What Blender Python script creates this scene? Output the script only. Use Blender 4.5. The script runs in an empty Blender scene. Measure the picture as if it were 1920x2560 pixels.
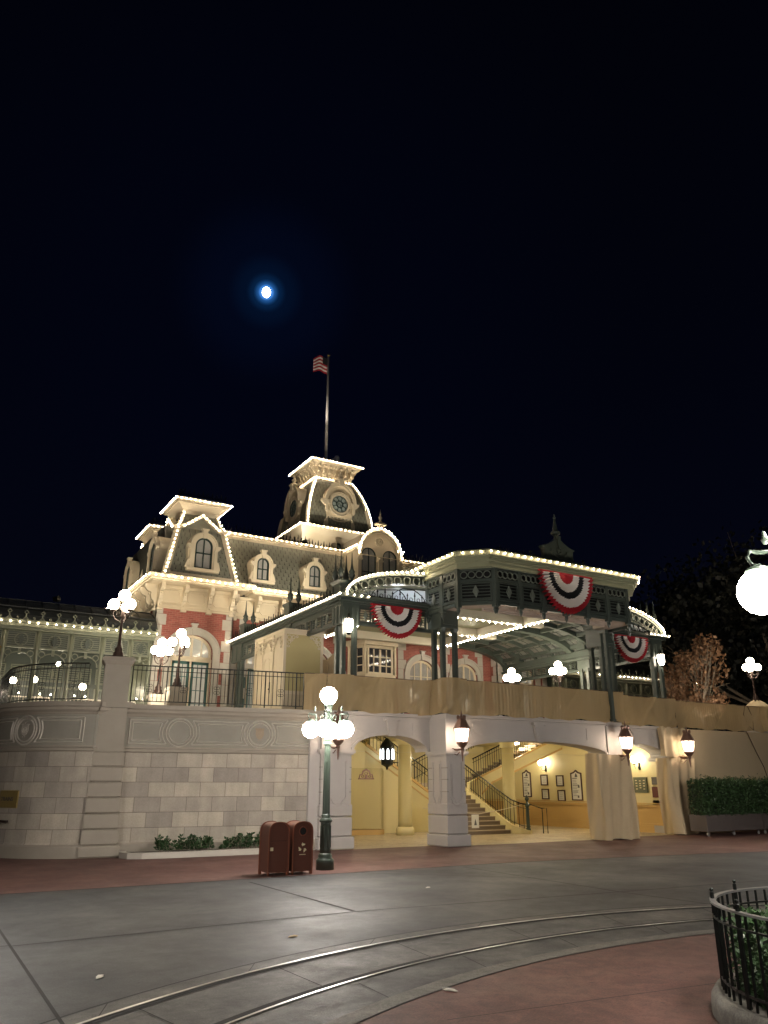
import bpy, math, random
from mathutils import Vector, Matrix
random.seed(7)
R=math.radians
sc=bpy.context.scene
COL=sc.collection
# ---------------- camera, sky, exposure ----------------
cam=bpy.data.cameras.new('camera'); cam_o=bpy.data.objects.new('camera',cam); COL.objects.link(cam_o)
cam_o.location=(0,0,1.9); cam_o.rotation_euler=(R(90+19.22),0,R(59.7-90))
cam.sensor_fit='VERTICAL'; cam.sensor_height=24; cam.lens=24*1950/2560; cam.clip_end=3000; cam.clip_start=.05
sc.camera=cam_o
sc.view_settings.view_transform='Standard'; sc.view_settings.look='None'; sc.view_settings.exposure=.98; sc.view_settings.gamma=1
sc.cycles.max_bounces=5; sc.cycles.diffuse_bounces=3; sc.cycles.glossy_bounces=2; sc.cycles.transparent_max_bounces=12
sc.cycles.sample_clamp_indirect=4; sc.cycles.use_denoising=True
TH=math.atan(680/1950.); AZ=R(59.7)
def ray(px,py):
    x=px-960; y=1280-py; c,s=math.cos(TH),math.sin(TH); F=1950.
    X,Y,Z=x,F*c-y*s,F*s+y*c
    return Vector((X*math.sin(AZ)+Y*math.cos(AZ),-X*math.cos(AZ)+Y*math.sin(AZ),Z))
MOON=ray(666,731).normalized()
w=bpy.data.worlds.new('World'); sc.world=w; w.use_nodes=True
nt=w.node_tree; nt.nodes.clear()
def N(nt,t,**k):
    n=nt.nodes.new(t)
    for a,b in k.items(): setattr(n,a,b)
    return n
out=N(nt,'ShaderNodeOutputWorld'); bg=N(nt,'ShaderNodeBackground'); tc=N(nt,'ShaderNodeTexCoord')
vm=N(nt,'ShaderNodeVectorMath',operation='DOT_PRODUCT'); vm.inputs[1].default_value=MOON
nrm=N(nt,'ShaderNodeVectorMath',operation='NORMALIZE')
nt.links.new(tc.outputs['Generated'],nrm.inputs[0]); nt.links.new(nrm.outputs[0],vm.inputs[0])
# blue glow of the night air round the moon, falling with angle
ac=N(nt,'ShaderNodeMath',operation='ARCCOSINE'); nt.links.new(vm.outputs['Value'],ac.inputs[0])
r1=N(nt,'ShaderNodeValToRGB'); cr=r1.color_ramp
mr=N(nt,'ShaderNodeMapRange'); mr.inputs['From Min'].default_value=0; mr.inputs['From Max'].default_value=.5
nt.links.new(ac.outputs[0],mr.inputs['Value']); nt.links.new(mr.outputs[0],r1.inputs[0])
stops=[(0,(.2,.5,.9)),(.013,(.04,.17,.5)),(.021,(.006,.04,.13)),(.031,(.0009,.008,.028)),(.05,(.0002,.0022,.0085)),(.10,(.0001,.0007,.0032)),(.25,(0,.0001,.0008)),(1,(0,0,0))]
cr.interpolation='EASE'
while len(cr.elements)<len(stops): cr.elements.new(.5)
for e,(p,c) in zip(cr.elements,stops): e.position=p; e.color=(*c,1)
sx=N(nt,'ShaderNodeSeparateXYZ'); nt.links.new(nrm.outputs[0],sx.inputs[0])
r2=N(nt,'ShaderNodeValToRGB'); cr=r2.color_ramp
stops=[(0,(.0013,.0016,.0036)),(.15,(.0008,.0011,.0034)),(.45,(.0004,.0006,.0022)),(1,(.0003,.0004,.0010))]
while len(cr.elements)<len(stops): cr.elements.new(.5)
for e,(p,c) in zip(cr.elements,stops): e.position=p; e.color=(*c,1)
nt.links.new(sx.outputs['Z'],r2.inputs[0])
add=N(nt,'ShaderNodeVectorMath',operation='ADD')
nt.links.new(r1.outputs[0],add.inputs[0]); nt.links.new(r2.outputs[0],add.inputs[1])
nt.links.new(add.outputs[0],bg.inputs['Color']); bg.inputs['Strength'].default_value=.85
nt.links.new(bg.outputs[0],out.inputs[0])
# moonlight: faint, cool, from where the moon stands
sun=bpy.data.lights.new('moonlight','SUN'); sun.energy=.01; sun.angle=R(.5); sun.color=(.7,.8,1)
so=bpy.data.objects.new('moonlight',sun); COL.objects.link(so); so.rotation_euler=MOON.to_track_quat('Z','Y').to_euler()

# ---------------- materials ----------------
MATS={}
def mat(name,col,rough=.6,metal=0,noise=0,nscale=6,bump=0,bscale=40,emit=None,es=0,spec=.5,trans=0):
    m=bpy.data.materials.new(name); m.use_nodes=True; t=m.node_tree; b=t.nodes['Principled BSDF']
    b.inputs['Roughness'].default_value=rough; b.inputs['Metallic'].default_value=metal
    b.inputs['Base Color'].default_value=(*col,1); b.inputs['Specular IOR Level'].default_value=spec
    tcn=N(t,'ShaderNodeTexCoord')
    if noise:
        n=N(t,'ShaderNodeTexNoise'); n.inputs['Scale'].default_value=nscale; n.inputs['Detail'].default_value=6; n.inputs['Roughness'].default_value=.65
        t.links.new(tcn.outputs['Object'],n.inputs['Vector'])
        mx=N(t,'ShaderNodeMix',data_type='RGBA'); mx.inputs['A'].default_value=(*[max(0,c*(1-noise)) for c in col],1); mx.inputs['B'].default_value=(*[min(1,c*(1+noise)) for c in col],1)
        t.links.new(n.outputs['Fac'],mx.inputs['Factor']); t.links.new(mx.outputs['Result'],b.inputs['Base Color'])
    if bump:
        n=N(t,'ShaderNodeTexNoise'); n.inputs['Scale'].default_value=bscale; n.inputs['Detail'].default_value=4
        t.links.new(tcn.outputs['Object'],n.inputs['Vector'])
        bp=N(t,'ShaderNodeBump'); bp.inputs['Strength'].default_value=bump; bp.inputs['Distance'].default_value=.02
        t.links.new(n.outputs['Fac'],bp.inputs['Height']); t.links.new(bp.outputs[0],b.inputs['Normal'])
    if emit: b.inputs['Emission Color'].default_value=(*emit,1); b.inputs['Emission Strength'].default_value=es
    if trans:
        tr=N(t,'ShaderNodeBsdfTranslucent'); tr.inputs['Color'].default_value=(*col,1); tp=N(t,'ShaderNodeBsdfTransparent')
        a=N(t,'ShaderNodeMixShader'); a.inputs[0].default_value=.45; t.links.new(b.outputs[0],a.inputs[1]); t.links.new(tr.outputs[0],a.inputs[2])
        c=N(t,'ShaderNodeMixShader'); c.inputs[0].default_value=trans; t.links.new(a.outputs[0],c.inputs[1]); t.links.new(tp.outputs[0],c.inputs[2])
        t.links.new(c.outputs[0],t.nodes['Material Output'].inputs[0])
    MATS[name]=m; return m
def brickmat(name,c1,c2,mortar,bw,rh,ms,uv=False,bump=.3,rough=.8):
    m=mat(name,c1,rough); t=m.node_tree; b=t.nodes['Principled BSDF']
    tcn=N(t,'ShaderNodeTexCoord'); br=N(t,'ShaderNodeTexBrick')
    br.inputs['Color1'].default_value=(*c1,1); br.inputs['Color2'].default_value=(*c2,1); br.inputs['Mortar'].default_value=(*mortar,1)
    br.inputs['Scale'].default_value=1; br.inputs['Brick Width'].default_value=bw; br.inputs['Row Height'].default_value=rh; br.inputs['Mortar Size'].default_value=ms
    br.inputs['Mortar Smooth'].default_value=.3; br.inputs['Bias'].default_value=0
    if uv: t.links.new(tcn.outputs['UV'],br.inputs['Vector'])
    else:
        s=N(t,'ShaderNodeSeparateXYZ'); a=N(t,'ShaderNodeMath',operation='ADD'); c=N(t,'ShaderNodeCombineXYZ')
        t.links.new(tcn.outputs['Object'],s.inputs[0]); t.links.new(s.outputs[0],a.inputs[0]); t.links.new(s.outputs[1],a.inputs[1])
        t.links.new(a.outputs[0],c.inputs[0]); t.links.new(s.outputs[2],c.inputs[1]); t.links.new(c.outputs[0],br.inputs['Vector'])
    n=N(t,'ShaderNodeTexNoise'); n.inputs['Scale'].default_value=2.2; n.inputs['Detail'].default_value=8; t.links.new(tcn.outputs['Object'],n.inputs['Vector'])
    mr=N(t,'ShaderNodeMapRange'); mr.inputs['To Min'].default_value=.72; mr.inputs['To Max'].default_value=1.25; t.links.new(n.outputs['Fac'],mr.inputs['Value'])
    if uv:
        mp_=N(t,'ShaderNodeMapping'); mp_.inputs['Scale'].default_value=(2.2,.22,1); t.links.new(tcn.outputs['UV'],mp_.inputs[0]); n4=N(t,'ShaderNodeTexNoise'); n4.inputs['Scale'].default_value=1.6; n4.inputs['Detail'].default_value=7; t.links.new(mp_.outputs[0],n4.inputs['Vector'])
        m4=N(t,'ShaderNodeMapRange'); m4.inputs['From Min'].default_value=.35; m4.inputs['From Max'].default_value=.6; m4.inputs['To Min'].default_value=.92; m4.inputs['To Max'].default_value=1.05; t.links.new(n4.outputs['Fac'],m4.inputs['Value'])
        n5=N(t,'ShaderNodeTexNoise'); n5.inputs['Scale'].default_value=26; n5.inputs['Detail'].default_value=6; t.links.new(tcn.outputs['Object'],n5.inputs['Vector']); m5=N(t,'ShaderNodeMapRange'); m5.inputs['To Min'].default_value=.82; m5.inputs['To Max'].default_value=1.2; t.links.new(n5.outputs['Fac'],m5.inputs['Value'])
        q1=N(t,'ShaderNodeMath',operation='MULTIPLY'); q2=N(t,'ShaderNodeMath',operation='MULTIPLY'); t.links.new(mr.outputs[0],q1.inputs[0]); t.links.new(m4.outputs[0],q1.inputs[1]); t.links.new(q1.outputs[0],q2.inputs[0]); t.links.new(m5.outputs[0],q2.inputs[1]); mr=q2
    mul=N(t,'ShaderNodeVectorMath',operation='SCALE'); t.links.new(br.outputs['Color'],mul.inputs[0]); t.links.new(mr.outputs[0],mul.inputs['Scale'])
    t.links.new(mul.outputs[0],b.inputs['Base Color'])
    bp=N(t,'ShaderNodeBump'); bp.inputs['Strength'].default_value=bump; bp.inputs['Distance'].default_value=.015; bp.invert=True
    t.links.new(br.outputs['Fac'],bp.inputs['Height']); t.links.new(bp.outputs[0],b.inputs['Normal'])
    return m
def groundmat(name,c1,c2,rough0,rough1,scale=.5,fine=60):
    m=mat(name,c1,.6); t=m.node_tree; b=t.nodes['Principled BSDF']; tcn=N(t,'ShaderNodeTexCoord')
    n=N(t,'ShaderNodeTexNoise'); n.inputs['Scale'].default_value=scale; n.inputs['Detail'].default_value=9; n.inputs['Roughness'].default_value=.68
    n2=N(t,'ShaderNodeTexNoise'); n2.inputs['Scale'].default_value=fine; n2.inputs['Detail'].default_value=3
    for q in (n,n2): t.links.new(tcn.outputs['Object'],q.inputs['Vector'])
    mr=N(t,'ShaderNodeMapRange'); mr.inputs['From Min'].default_value=.3; mr.inputs['From Max'].default_value=.72; t.links.new(n.outputs['Fac'],mr.inputs['Value'])
    mx=N(t,'ShaderNodeMix',data_type='RGBA'); mx.inputs['A'].default_value=(*c1,1); mx.inputs['B'].default_value=(*c2,1); t.links.new(mr.outputs[0],mx.inputs['Factor'])
    n3=N(t,'ShaderNodeTexNoise'); n3.inputs['Scale'].default_value=scale*5; n3.inputs['Detail'].default_value=5; n3.inputs['Distortion'].default_value=1.5; t.links.new(tcn.outputs['Object'],n3.inputs['Vector'])
    m3=N(t,'ShaderNodeMapRange'); m3.inputs['From Min'].default_value=.35; m3.inputs['From Max'].default_value=.7; m3.inputs['To Min'].default_value=.78; m3.inputs['To Max'].default_value=1.22; t.links.new(n3.outputs['Fac'],m3.inputs['Value'])
    vo=N(t,'ShaderNodeTexVoronoi'); vo.inputs['Scale'].default_value=2.6; t.links.new(tcn.outputs['Object'],vo.inputs['Vector'])
    gs=N(t,'ShaderNodeMapRange'); gs.inputs['From Min'].default_value=.045; gs.inputs['From Max'].default_value=.07; gs.inputs['To Min'].default_value=.62; gs.inputs['To Max'].default_value=1; t.links.new(vo.outputs['Distance'],gs.inputs['Value'])
    mm=N(t,'ShaderNodeMath',operation='MULTIPLY'); t.links.new(m3.outputs[0],mm.inputs[0]); t.links.new(gs.outputs[0],mm.inputs[1])
    sp=N(t,'ShaderNodeMapRange'); sp.inputs['From Min'].default_value=.3; sp.inputs['From Max'].default_value=.7; sp.inputs['To Min'].default_value=.7; sp.inputs['To Max'].default_value=1.3; t.links.new(n2.outputs['Fac'],sp.inputs['Value'])
    mul=N(t,'ShaderNodeVectorMath',operation='SCALE'); t.links.new(mx.outputs['Result'],mul.inputs[0]); mq=N(t,'ShaderNodeMath',operation='MULTIPLY'); t.links.new(sp.outputs[0],mq.inputs[0]); t.links.new(mm.outputs[0],mq.inputs[1]); t.links.new(mq.outputs[0],mul.inputs['Scale']); t.links.new(mul.outputs[0],b.inputs['Base Color'])
    rr=N(t,'ShaderNodeMapRange'); rr.inputs['To Min'].default_value=rough1; rr.inputs['To Max'].default_value=rough0; t.links.new(mr.outputs[0],rr.inputs['Value']); t.links.new(rr.outputs[0],b.inputs['Roughness'])
    bp=N(t,'ShaderNodeBump'); bp.inputs['Strength'].default_value=.25; bp.inputs['Distance'].default_value=.01; t.links.new(n2.outputs['Fac'],bp.inputs['Height']); t.links.new(bp.outputs[0],b.inputs['Normal'])
    return m
CREAM=mat('cream_paint',(.62,.53,.38),.55,noise=.06,nscale=3)
CREAM2=mat('cream_trim',(.66,.57,.42),.5)
QUOIN=mat('grey_stone_trim',(.46,.43,.38),.7,noise=.12,nscale=5)
BRICK=brickmat('red_brick',(.33,.095,.075),(.25,.068,.055),(.33,.17,.125),.24,.085,.008)
SLATE=mat('slate_tile',(.235,.235,.185),.6,noise=.45,nscale=4)
SLATEB=mat('slate_backing',(.05,.05,.04),.8)
LEAD=mat('dark_roof_metal',(.05,.055,.055),.45,metal=.3,noise=.3,nscale=3)
IRON=mat('black_iron',(.015,.017,.016),.35,metal=.6)
GREEN=mat('green_painted_iron',(.055,.069,.058),.38,noise=.12,nscale=4)
GREEN2=mat('sage_painted_iron',(.165,.18,.13),.42,noise=.1,nscale=4)
GREENL=mat('lightened_green_iron',(.13,.15,.125),.4)  # paler green puts the highlights of diamonds and rings into the colour
SAGE=mat('pale_sage_trim',(.26,.27,.17),.45,noise=.08,nscale=4)
TEAL=mat('teal_painted_wood',(.035,.10,.09),.4)
DKFRAME=mat('dark_window_frame',(.012,.03,.026),.35)
GLASS=mat('curtained_glass',(.34,.33,.31),.12,noise=.2,nscale=5)
GLASSLIT=mat('lit_glass',(.3,.3,.27),.08,noise=.3,nscale=4,emit=(1,.9,.7),es=.12)
GLASSDK=mat('dark_glass',(.03,.03,.035),.05)
STONE=brickmat('coursed_stone',(.30,.265,.225),(.48,.425,.34),(.19,.155,.125),.74,.41,.008,uv=True,bump=.8)
STONEP=mat('smooth_stone',(.33,.29,.235),.75,noise=.12,nscale=2.5,bump=.15)
STONEG=mat('grey_stone_panel',(.28,.26,.215),.75,noise=.16,nscale=2.2,bump=.12)
STONEL=mat('pale_stone_moulding',(.47,.43,.37),.7,noise=.1,nscale=3)
ARCADE=mat('painted_grey_stucco',(.45,.415,.385),.65,noise=.1,nscale=2,bump=.1)
YELLOW=mat('yellow_plaster',(.66,.57,.30),.55,noise=.05,nscale=2)
OCHRE=mat('ochre_panelling',(.56,.36,.13),.5,noise=.06,nscale=2)
TANF=groundmat('tan_paving',(.34,.27,.17),(.42,.34,.22),.35,.55,.6)
CANVAS=mat('tan_scrim',(.50,.37,.20),.9,noise=.08,nscale=2,trans=.22)
CLOTH=mat('tan_cloth',(.52,.41,.26),.95,noise=.07,nscale=3)
ROPE=mat('brown_rope',(.12,.08,.05),.9)
BULB=mat('warm_bulb',(1,1,1),.5,emit=(1,.78,.53),es=54)
GLOBE=mat('lamp_globe',(1,1,1),.4,emit=(1,.93,.85),es=62)
GLOBES=mat('small_lamp_globe',(1,1,1),.4,emit=(1,.86,.64),es=26)
LANT=mat('lantern_glass',(1,1,1),.4,emit=(1,.84,.68),es=22)
COLDL=mat('cool_window_light',(1,1,1),.4,emit=(.85,.93,1),es=1.6)
BRONZE=mat('bronze_paint',(.045,.027,.022),.4,metal=.4)
COPPER=mat('copper_lantern',(.22,.13,.10),.38,metal=.6,noise=.2,nscale=8)
LAMPG=mat('lamp_post_green',(.045,.062,.046),.38,noise=.1,nscale=6)
CRESTM=mat('aged_gilt_crest',(.34,.25,.16),.5,noise=.3,nscale=20)
BRASS=mat('brass_plate',(.34,.25,.09),.35,metal=.5,noise=.2,nscale=9)
BIN=mat('maroon_bin_paint',(.12,.042,.027),.35,noise=.08,nscale=5)
BINE=mat('maroon_bin_trim',(.20,.065,.035),.3)
CREAMS=mat('cream_decal',(.75,.66,.42),.5)
BLACK=mat('black_opening',(.006,.006,.006),.8)
STEEL=mat('worn_steel_rail',(.5,.5,.48),.3,metal=.6)
RIM=mat('grey_sheen_rail',(.32,.32,.32),.3,metal=.8)
BULBI=mat('bright_ceiling_bulb',(1,1,1),.5,emit=(1,.88,.70),es=130)
MILK=mat('milky_glass',(.5,.55,.58),.4,trans=.15)
ASPH=groundmat('worn_asphalt',(.028,.030,.031),(.055,.0575,.058),.5,.72,.4)
SLAB=groundmat('track_concrete',(.055,.053,.048),(.115,.11,.098),.5,.75,1.1)
SLABD=groundmat('stained_concrete',(.034,.033,.031),(.078,.075,.067),.5,.75,1.4)
KERB=groundmat('kerb_concrete',(.10,.093,.078),(.16,.148,.122),.6,.8,2)
REDP=groundmat('red_pavement',(.085,.035,.028),(.135,.06,.047),.55,.75,.6)
JOINT=mat('dark_joint',(.02,.018,.016),.9)
BASE=mat('dark_ground',(.03,.035,.025),.9,noise=.3,nscale=.3)
REDC=mat('red_cotton',(.36,.012,.022),.85); WHTC=mat('white_cotton',(.74,.70,.66),.85); NAVY=mat('navy_cotton',(.006,.007,.010),.85)
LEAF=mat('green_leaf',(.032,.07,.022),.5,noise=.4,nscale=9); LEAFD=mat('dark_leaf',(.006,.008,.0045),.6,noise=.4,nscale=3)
LEAFB=mat('brown_leaf',(.22,.12,.065),.6,noise=.4,nscale=5); LEAFY=mat('yellow_leaf',(.34,.22,.05),.6,noise=.3,nscale=6)
BARK=mat('bark',(.22,.18,.14),.8,noise=.2); SOIL=mat('soil',(.05,.035,.022),.95)
BOX=mat('slate_planter_box',(.10,.082,.075),.6,noise=.15,nscale=4)
PAPER=mat('poster_paper',(.68,.66,.58),.4); INK=mat('poster_ink',(.10,.09,.08),.6); FRAMEB=mat('dark_wood_frame',(.05,.018,.014),.35)
OLIVE=mat('olive_plaque',(.10,.105,.06),.4); MAROONP=mat('maroon_plaque',(.12,.03,.025),.35); FIRE=mat('fire_alarm_red',(.5,.01,.01),.35)
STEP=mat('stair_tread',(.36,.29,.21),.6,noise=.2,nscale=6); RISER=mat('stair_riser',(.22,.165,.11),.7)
PANELY=mat('yellow_board',(.50,.42,.20),.55,noise=.05,nscale=2); POLE=mat('flag_pole_paint',(.72,.69,.65),.45)
CEIL=mat('canopy_ceiling',(.60,.55,.44),.6,noise=.05,nscale=2); CEILP=mat('soffit_mauve',(.44,.36,.30),.6)
SKYG=mat('skylight_glass',(.30,.33,.33),.15,noise=.3,nscale=4)
MOONM=mat('moon_surface',(1,1,1),.9,emit=(.9,.96,1),es=9)

# ---------------- mesh helper ----------------
WL={}
def Fz(x,y,z=0,a=0): return Matrix.Translation((x,y,z))@Matrix.Rotation(R(a),4,'Z')
I4=Matrix.Identity(4)
class MB:
    def __init__(s,M=None): s.v=[];s.f=[];s.mi=[];s.M=M;s.uv=None;s.k=0
    def pt(s,p):
        p=Vector(p); 
        if s.M is not None: p=s.M@p
        s.v.append(p); return len(s.v)-1
    def face(s,pts): s.f.append([s.pt(p) for p in pts]); s.mi.append(s.k)
    def fi(s,ids): s.f.append(list(ids)); s.mi.append(s.k)
    def box(s,x0,x1,y0,y1,z0,z1):
        i=[s.pt(p) for p in ((x0,y0,z0),(x1,y0,z0),(x1,y1,z0),(x0,y1,z0),(x0,y0,z1),(x1,y0,z1),(x1,y1,z1),(x0,y1,z1))]
        for q in ((0,1,5,4),(1,2,6,5),(2,3,7,6),(3,0,4,7),(4,5,6,7),(3,2,1,0)): s.fi([i[j] for j in q])
    def frus(s,b,t):  # b,t = (x0,x1,y0,y1,z)
        i=[s.pt(p) for p in ((b[0],b[2],b[4]),(b[1],b[2],b[4]),(b[1],b[3],b[4]),(b[0],b[3],b[4]),(t[0],t[2],t[4]),(t[1],t[2],t[4]),(t[1],t[3],t[4]),(t[0],t[3],t[4]))]
        for q in ((0,1,5,4),(1,2,6,5),(2,3,7,6),(3,0,4,7),(4,5,6,7),(3,2,1,0)): s.fi([i[j] for j in q])
    def ext(s,pts,y0,y1):   # polygon in x,z extruded along y
        a=[s.pt((x,y0,z)) for x,z in pts]; b=[s.pt((x,y1,z)) for x,z in pts]; n=len(pts)
        s.fi(a); s.fi(b[::-1])
        for i in range(n): s.fi([a[i],a[(i+1)%n],b[(i+1)%n],b[i]])
    def exz(s,pts,z0,z1):   # polygon in x,y extruded along z
        a=[s.pt((x,y,z0)) for x,y in pts]; b=[s.pt((x,y,z1)) for x,y in pts]; n=len(pts)
        s.fi(a[::-1]); s.fi(b)
        for i in range(n): s.fi([a[i],a[(i+1)%n],b[(i+1)%n],b[i]])
    def exx(s,pts,x0,x1):   # polygon in y,z extruded along x
        a=[s.pt((x0,y,z)) for y,z in pts]; b=[s.pt((x1,y,z)) for y,z in pts]; n=len(pts)
        s.fi(a); s.fi(b[::-1])
        for i in range(n): s.fi([a[i],a[(i+1)%n],b[(i+1)%n],b[i]])
    def band(s,o,i_,y0,y1,closed=False):
        n=len(o); A=[s.pt((x,y0,z)) for x,z in o]; B=[s.pt((x,y0,z)) for x,z in i_]; C=[s.pt((x,y1,z)) for x,z in o]; D=[s.pt((x,y1,z)) for x,z in i_]
        for k in range(n if closed else n-1):
            l=(k+1)%n; s.fi([A[k],A[l],B[l],B[k]]); s.fi([A[l],A[k],C[k],C[l]]); s.fi([B[k],B[l],D[l],D[k]])
        if not closed:
            for k in (0,n-1): s.fi([A[k],B[k],D[k],C[k]])
    def ring(s,x,z,r,t,y0,y1,n=16,sx=1):
        P=[(math.cos(2*math.pi*k/n),math.sin(2*math.pi*k/n)) for k in range(n)]
        s.band([(x+a*r*sx,z+b*r) for a,b in P],[(x+a*(r-t)*sx,z+b*(r-t)) for a,b in P],y0,y1,True)
    def lathe(s,prof,x=0,y=0,z=0,n=12,cap=True):
        rows=[]
        for r,h in prof: rows.append([s.pt((x+r*math.cos(2*math.pi*k/n),y+r*math.sin(2*math.pi*k/n),z+h)) for k in range(n)])
        for a,b in zip(rows,rows[1:]):
            for k in range(n): s.fi([a[k],a[(k+1)%n],b[(k+1)%n],b[k]])
        if cap:
            if prof[0][0]>1e-4: s.fi(rows[0][::-1])
            if prof[-1][0]>1e-4: s.fi(rows[-1])
    def sph(s,x,y,z,r,n=16,sz=1):
        m=n//2; s.lathe([(r*math.sin(math.pi*k/m)+(1e-5 if k in(0,m) else 0),-r*sz*math.cos(math.pi*k/m)) for k in range(m+1)],x,y,z,n,False)
    def octa(s,x,y,z,r):
        i=[s.pt(p) for p in ((x+r,y,z),(x,y+r,z),(x-r,y,z),(x,y-r,z),(x,y,z+r),(x,y,z-r))]
        for k in range(4): s.fi([i[k],i[(k+1)%4],i[4]]); s.fi([i[(k+1)%4],i[k],i[5]])
    def tube(s,pts,r,n=6,r1=None):
        pts=[Vector(p) for p in pts]; rows=[]
        for k,p in enumerate(pts):
            d=(pts[min(k+1,len(pts)-1)]-pts[max(k-1,0)]).normalized()
            u=d.cross(Vector((0,0,1))); 
            if u.length<.05: u=d.cross(Vector((0,1,0)))
            u.normalize(); vv=d.cross(u)
            rr=r if r1 is None else r+(r1-r)*k/(len(pts)-1)
            rows.append([s.pt(p+(u*math.cos(2*math.pi*j/n)+vv*math.sin(2*math.pi*j/n))*rr) for j in range(n)])
        for a,b in zip(rows,rows[1:]):
            for j in range(n): s.fi([a[j],a[(j+1)%n],b[(j+1)%n],b[j]])
        s.fi(rows[0][::-1]); s.fi(rows[-1])
    def beam(s,pts,w,h):   # rectangular section along horizontal-ish path
        pts=[Vector(p) for p in pts]; rows=[]
        for k,p in enumerate(pts):
            d=(pts[min(k+1,len(pts)-1)]-pts[max(k-1,0)]); u=Vector((d.y,-d.x,0)); 
            if u.length<1e-6: u=Vector((1,0,0))
            u.normalize(); u*=w/2; z=Vector((0,0,h/2)); 
            if abs(d.z)>d.xy.length*3: z=Vector((0,0,0))+Vector((-u.y,u.x,0)).normalized()*h/2
            rows.append([s.pt(p-u-z),s.pt(p+u-z),s.pt(p+u+z),s.pt(p-u+z)])
        for a,b in zip(rows,rows[1:]):
            for j in range(4): s.fi([a[j],a[(j+1)%4],b[(j+1)%4],b[j]])
        s.fi(rows[0][::-1]); s.fi(rows[-1])
    def wall(s,x0,x1,z0,z1,ops,depth=.25,y=0):
        # ops: (xc,hw,sill,spring,rise) sorted
        cuts=[x0]+[(a[0]+a[1]+b[0]-b[1])/2 for a,b in zip(ops,ops[1:])]+[x1]
        if not ops: s.face([(x0,y,z0),(x1,y,z0),(x1,y,z1),(x0,y,z1)]); return
        for o,l,r in zip(ops,cuts,cuts[1:]):
            ap=arch(*o)
            s.face([(l,y,z0),(ap[0][0],y,z0),(ap[0][0],y,z1),(l,y,z1)])
            s.face([(ap[-1][0],y,z0),(r,y,z0),(r,y,z1),(ap[-1][0],y,z1)])
            if o[2]>z0+1e-4: s.face([(ap[0][0],y,z0),(ap[-1][0],y,z0),(ap[-1][0],y,o[2]),(ap[0][0],y,o[2])])
            up=ap[1:-1]
            for p,q in zip(up,up[1:]): s.face([(p[0],y,p[1]),(q[0],y,q[1]),(q[0],y,z1),(p[0],y,z1)])
            for p,q in zip(ap,ap[1:]): s.face([(p[0],y,p[1]),(p[0],y+depth,p[1]),(q[0],y+depth,q[1]),(q[0],y,q[1])])
            if o[2]>z0+1e-4: p,q=ap[0],ap[-1]; s.face([(p[0],y,p[1]),(q[0],y,q[1]),(q[0],y+depth,q[1]),(p[0],y+depth,p[1])])
    def build(s,name,mats,parent=None,smooth=False,**props):
        me=bpy.data.meshes.new(name); off=WL.get(parent.name,Vector((0,0,0))) if parent else Vector((0,0,0))
        me.from_pydata([p-off for p in s.v],[],s.f)
        if not isinstance(mats,(list,tuple)): mats=[mats]
        for m in mats: me.materials.append(m)
        if len(mats)>1: me.polygons.foreach_set('material_index',s.mi)
        if smooth: me.polygons.foreach_set('use_smooth',[True]*len(me.polygons))
        if s.uv is not None:
            l=me.uv_layers.new(name='UVMap')
            for k,(u,v) in enumerate(s.uv): l.data[k].uv=(u,v)
        me.validate(); o=bpy.data.objects.new(name,me); COL.objects.link(o)
        if smooth=='auto':
            try: me.shade_auto_smooth()
            except Exception: pass
        if parent: o.parent=parent
        WL[o.name]=off
        for k,v in props.items(): o[k]=v
        return o
def arch(xc,hw,sill,spring,rise,n=16):
    return [(xc-hw,sill)]+[(xc-hw*math.cos(math.pi*k/n),spring+rise*math.sin(math.pi*k/n)) for k in range(n+1)]+[(xc+hw,sill)]
def T(name,label,cat,loc=(0,0,0),group=None,rz=0):
    o=bpy.data.objects.new(name,None); COL.objects.link(o); o.location=loc; o['label']=label; o['category']=cat; o.empty_display_size=.2
    o.rotation_euler=(0,0,rz)
    if group: o['group']=group
    WL[o.name]=Vector(loc); return o
def tag(o,label,cat,group=None):
    o['label']=label; o['category']=cat
    if group: o['group']=group
    return o
def S(mb,name,mats,smooth=False,kind='structure'): return mb.build(name,mats,None,smooth,kind=kind)
def dup(root,loc,rz,label,scale=1,group=None):
    r=root.copy(); COL.objects.link(r); r.location=loc; r.rotation_euler=(0,0,rz); r.scale=(scale,)*3; r['label']=label
    if group: r['group']=group
    def rec(a,b):
        for ch in list(a.children):
            c=ch.copy(); COL.objects.link(c); c.parent=b; rec(ch,c)
    rec(root,r); return r
def BULBS(m,p,q,sp=.26,r=.038,ends=True):
    sp*=1.1
    p,q=Vector(p),Vector(q); n=max(1,round((q-p).length/sp))
    for k in range(0 if ends else 1,n+(1 if ends else 0)): 
        c=p.lerp(q,k/n); m.octa(c.x,c.y,c.z,r*random.uniform(.62,.8))
def lampobj(name,loc,energy,col,rad=.1,parent=None,kind='POINT',**k):
    l=bpy.data.lights.new(name,kind); l.energy=energy; l.color=col; l.shadow_soft_size=rad
    for a,b in k.items(): setattr(l,a,b)
    o=bpy.data.objects.new(name,l); COL.objects.link(o); 
    if parent: o.parent=parent; o.location=Vector(loc)-WL.get(parent.name,Vector((0,0,0)))
    else: o.location=loc
    return o
# ================= GROUND =================
m=MB(); m.face([(-400,-400,-.012),(500,-400,-.012),(500,600,-.012),(-400,600,-.012)]); S(m,'ground',BASE)
m=MB(); m.face([(-30,-25,-.004),(45,-25,-.004),(45,17.3,-.004),(-30,17.3,-.004)]); S(m,'road',ASPH)
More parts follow.
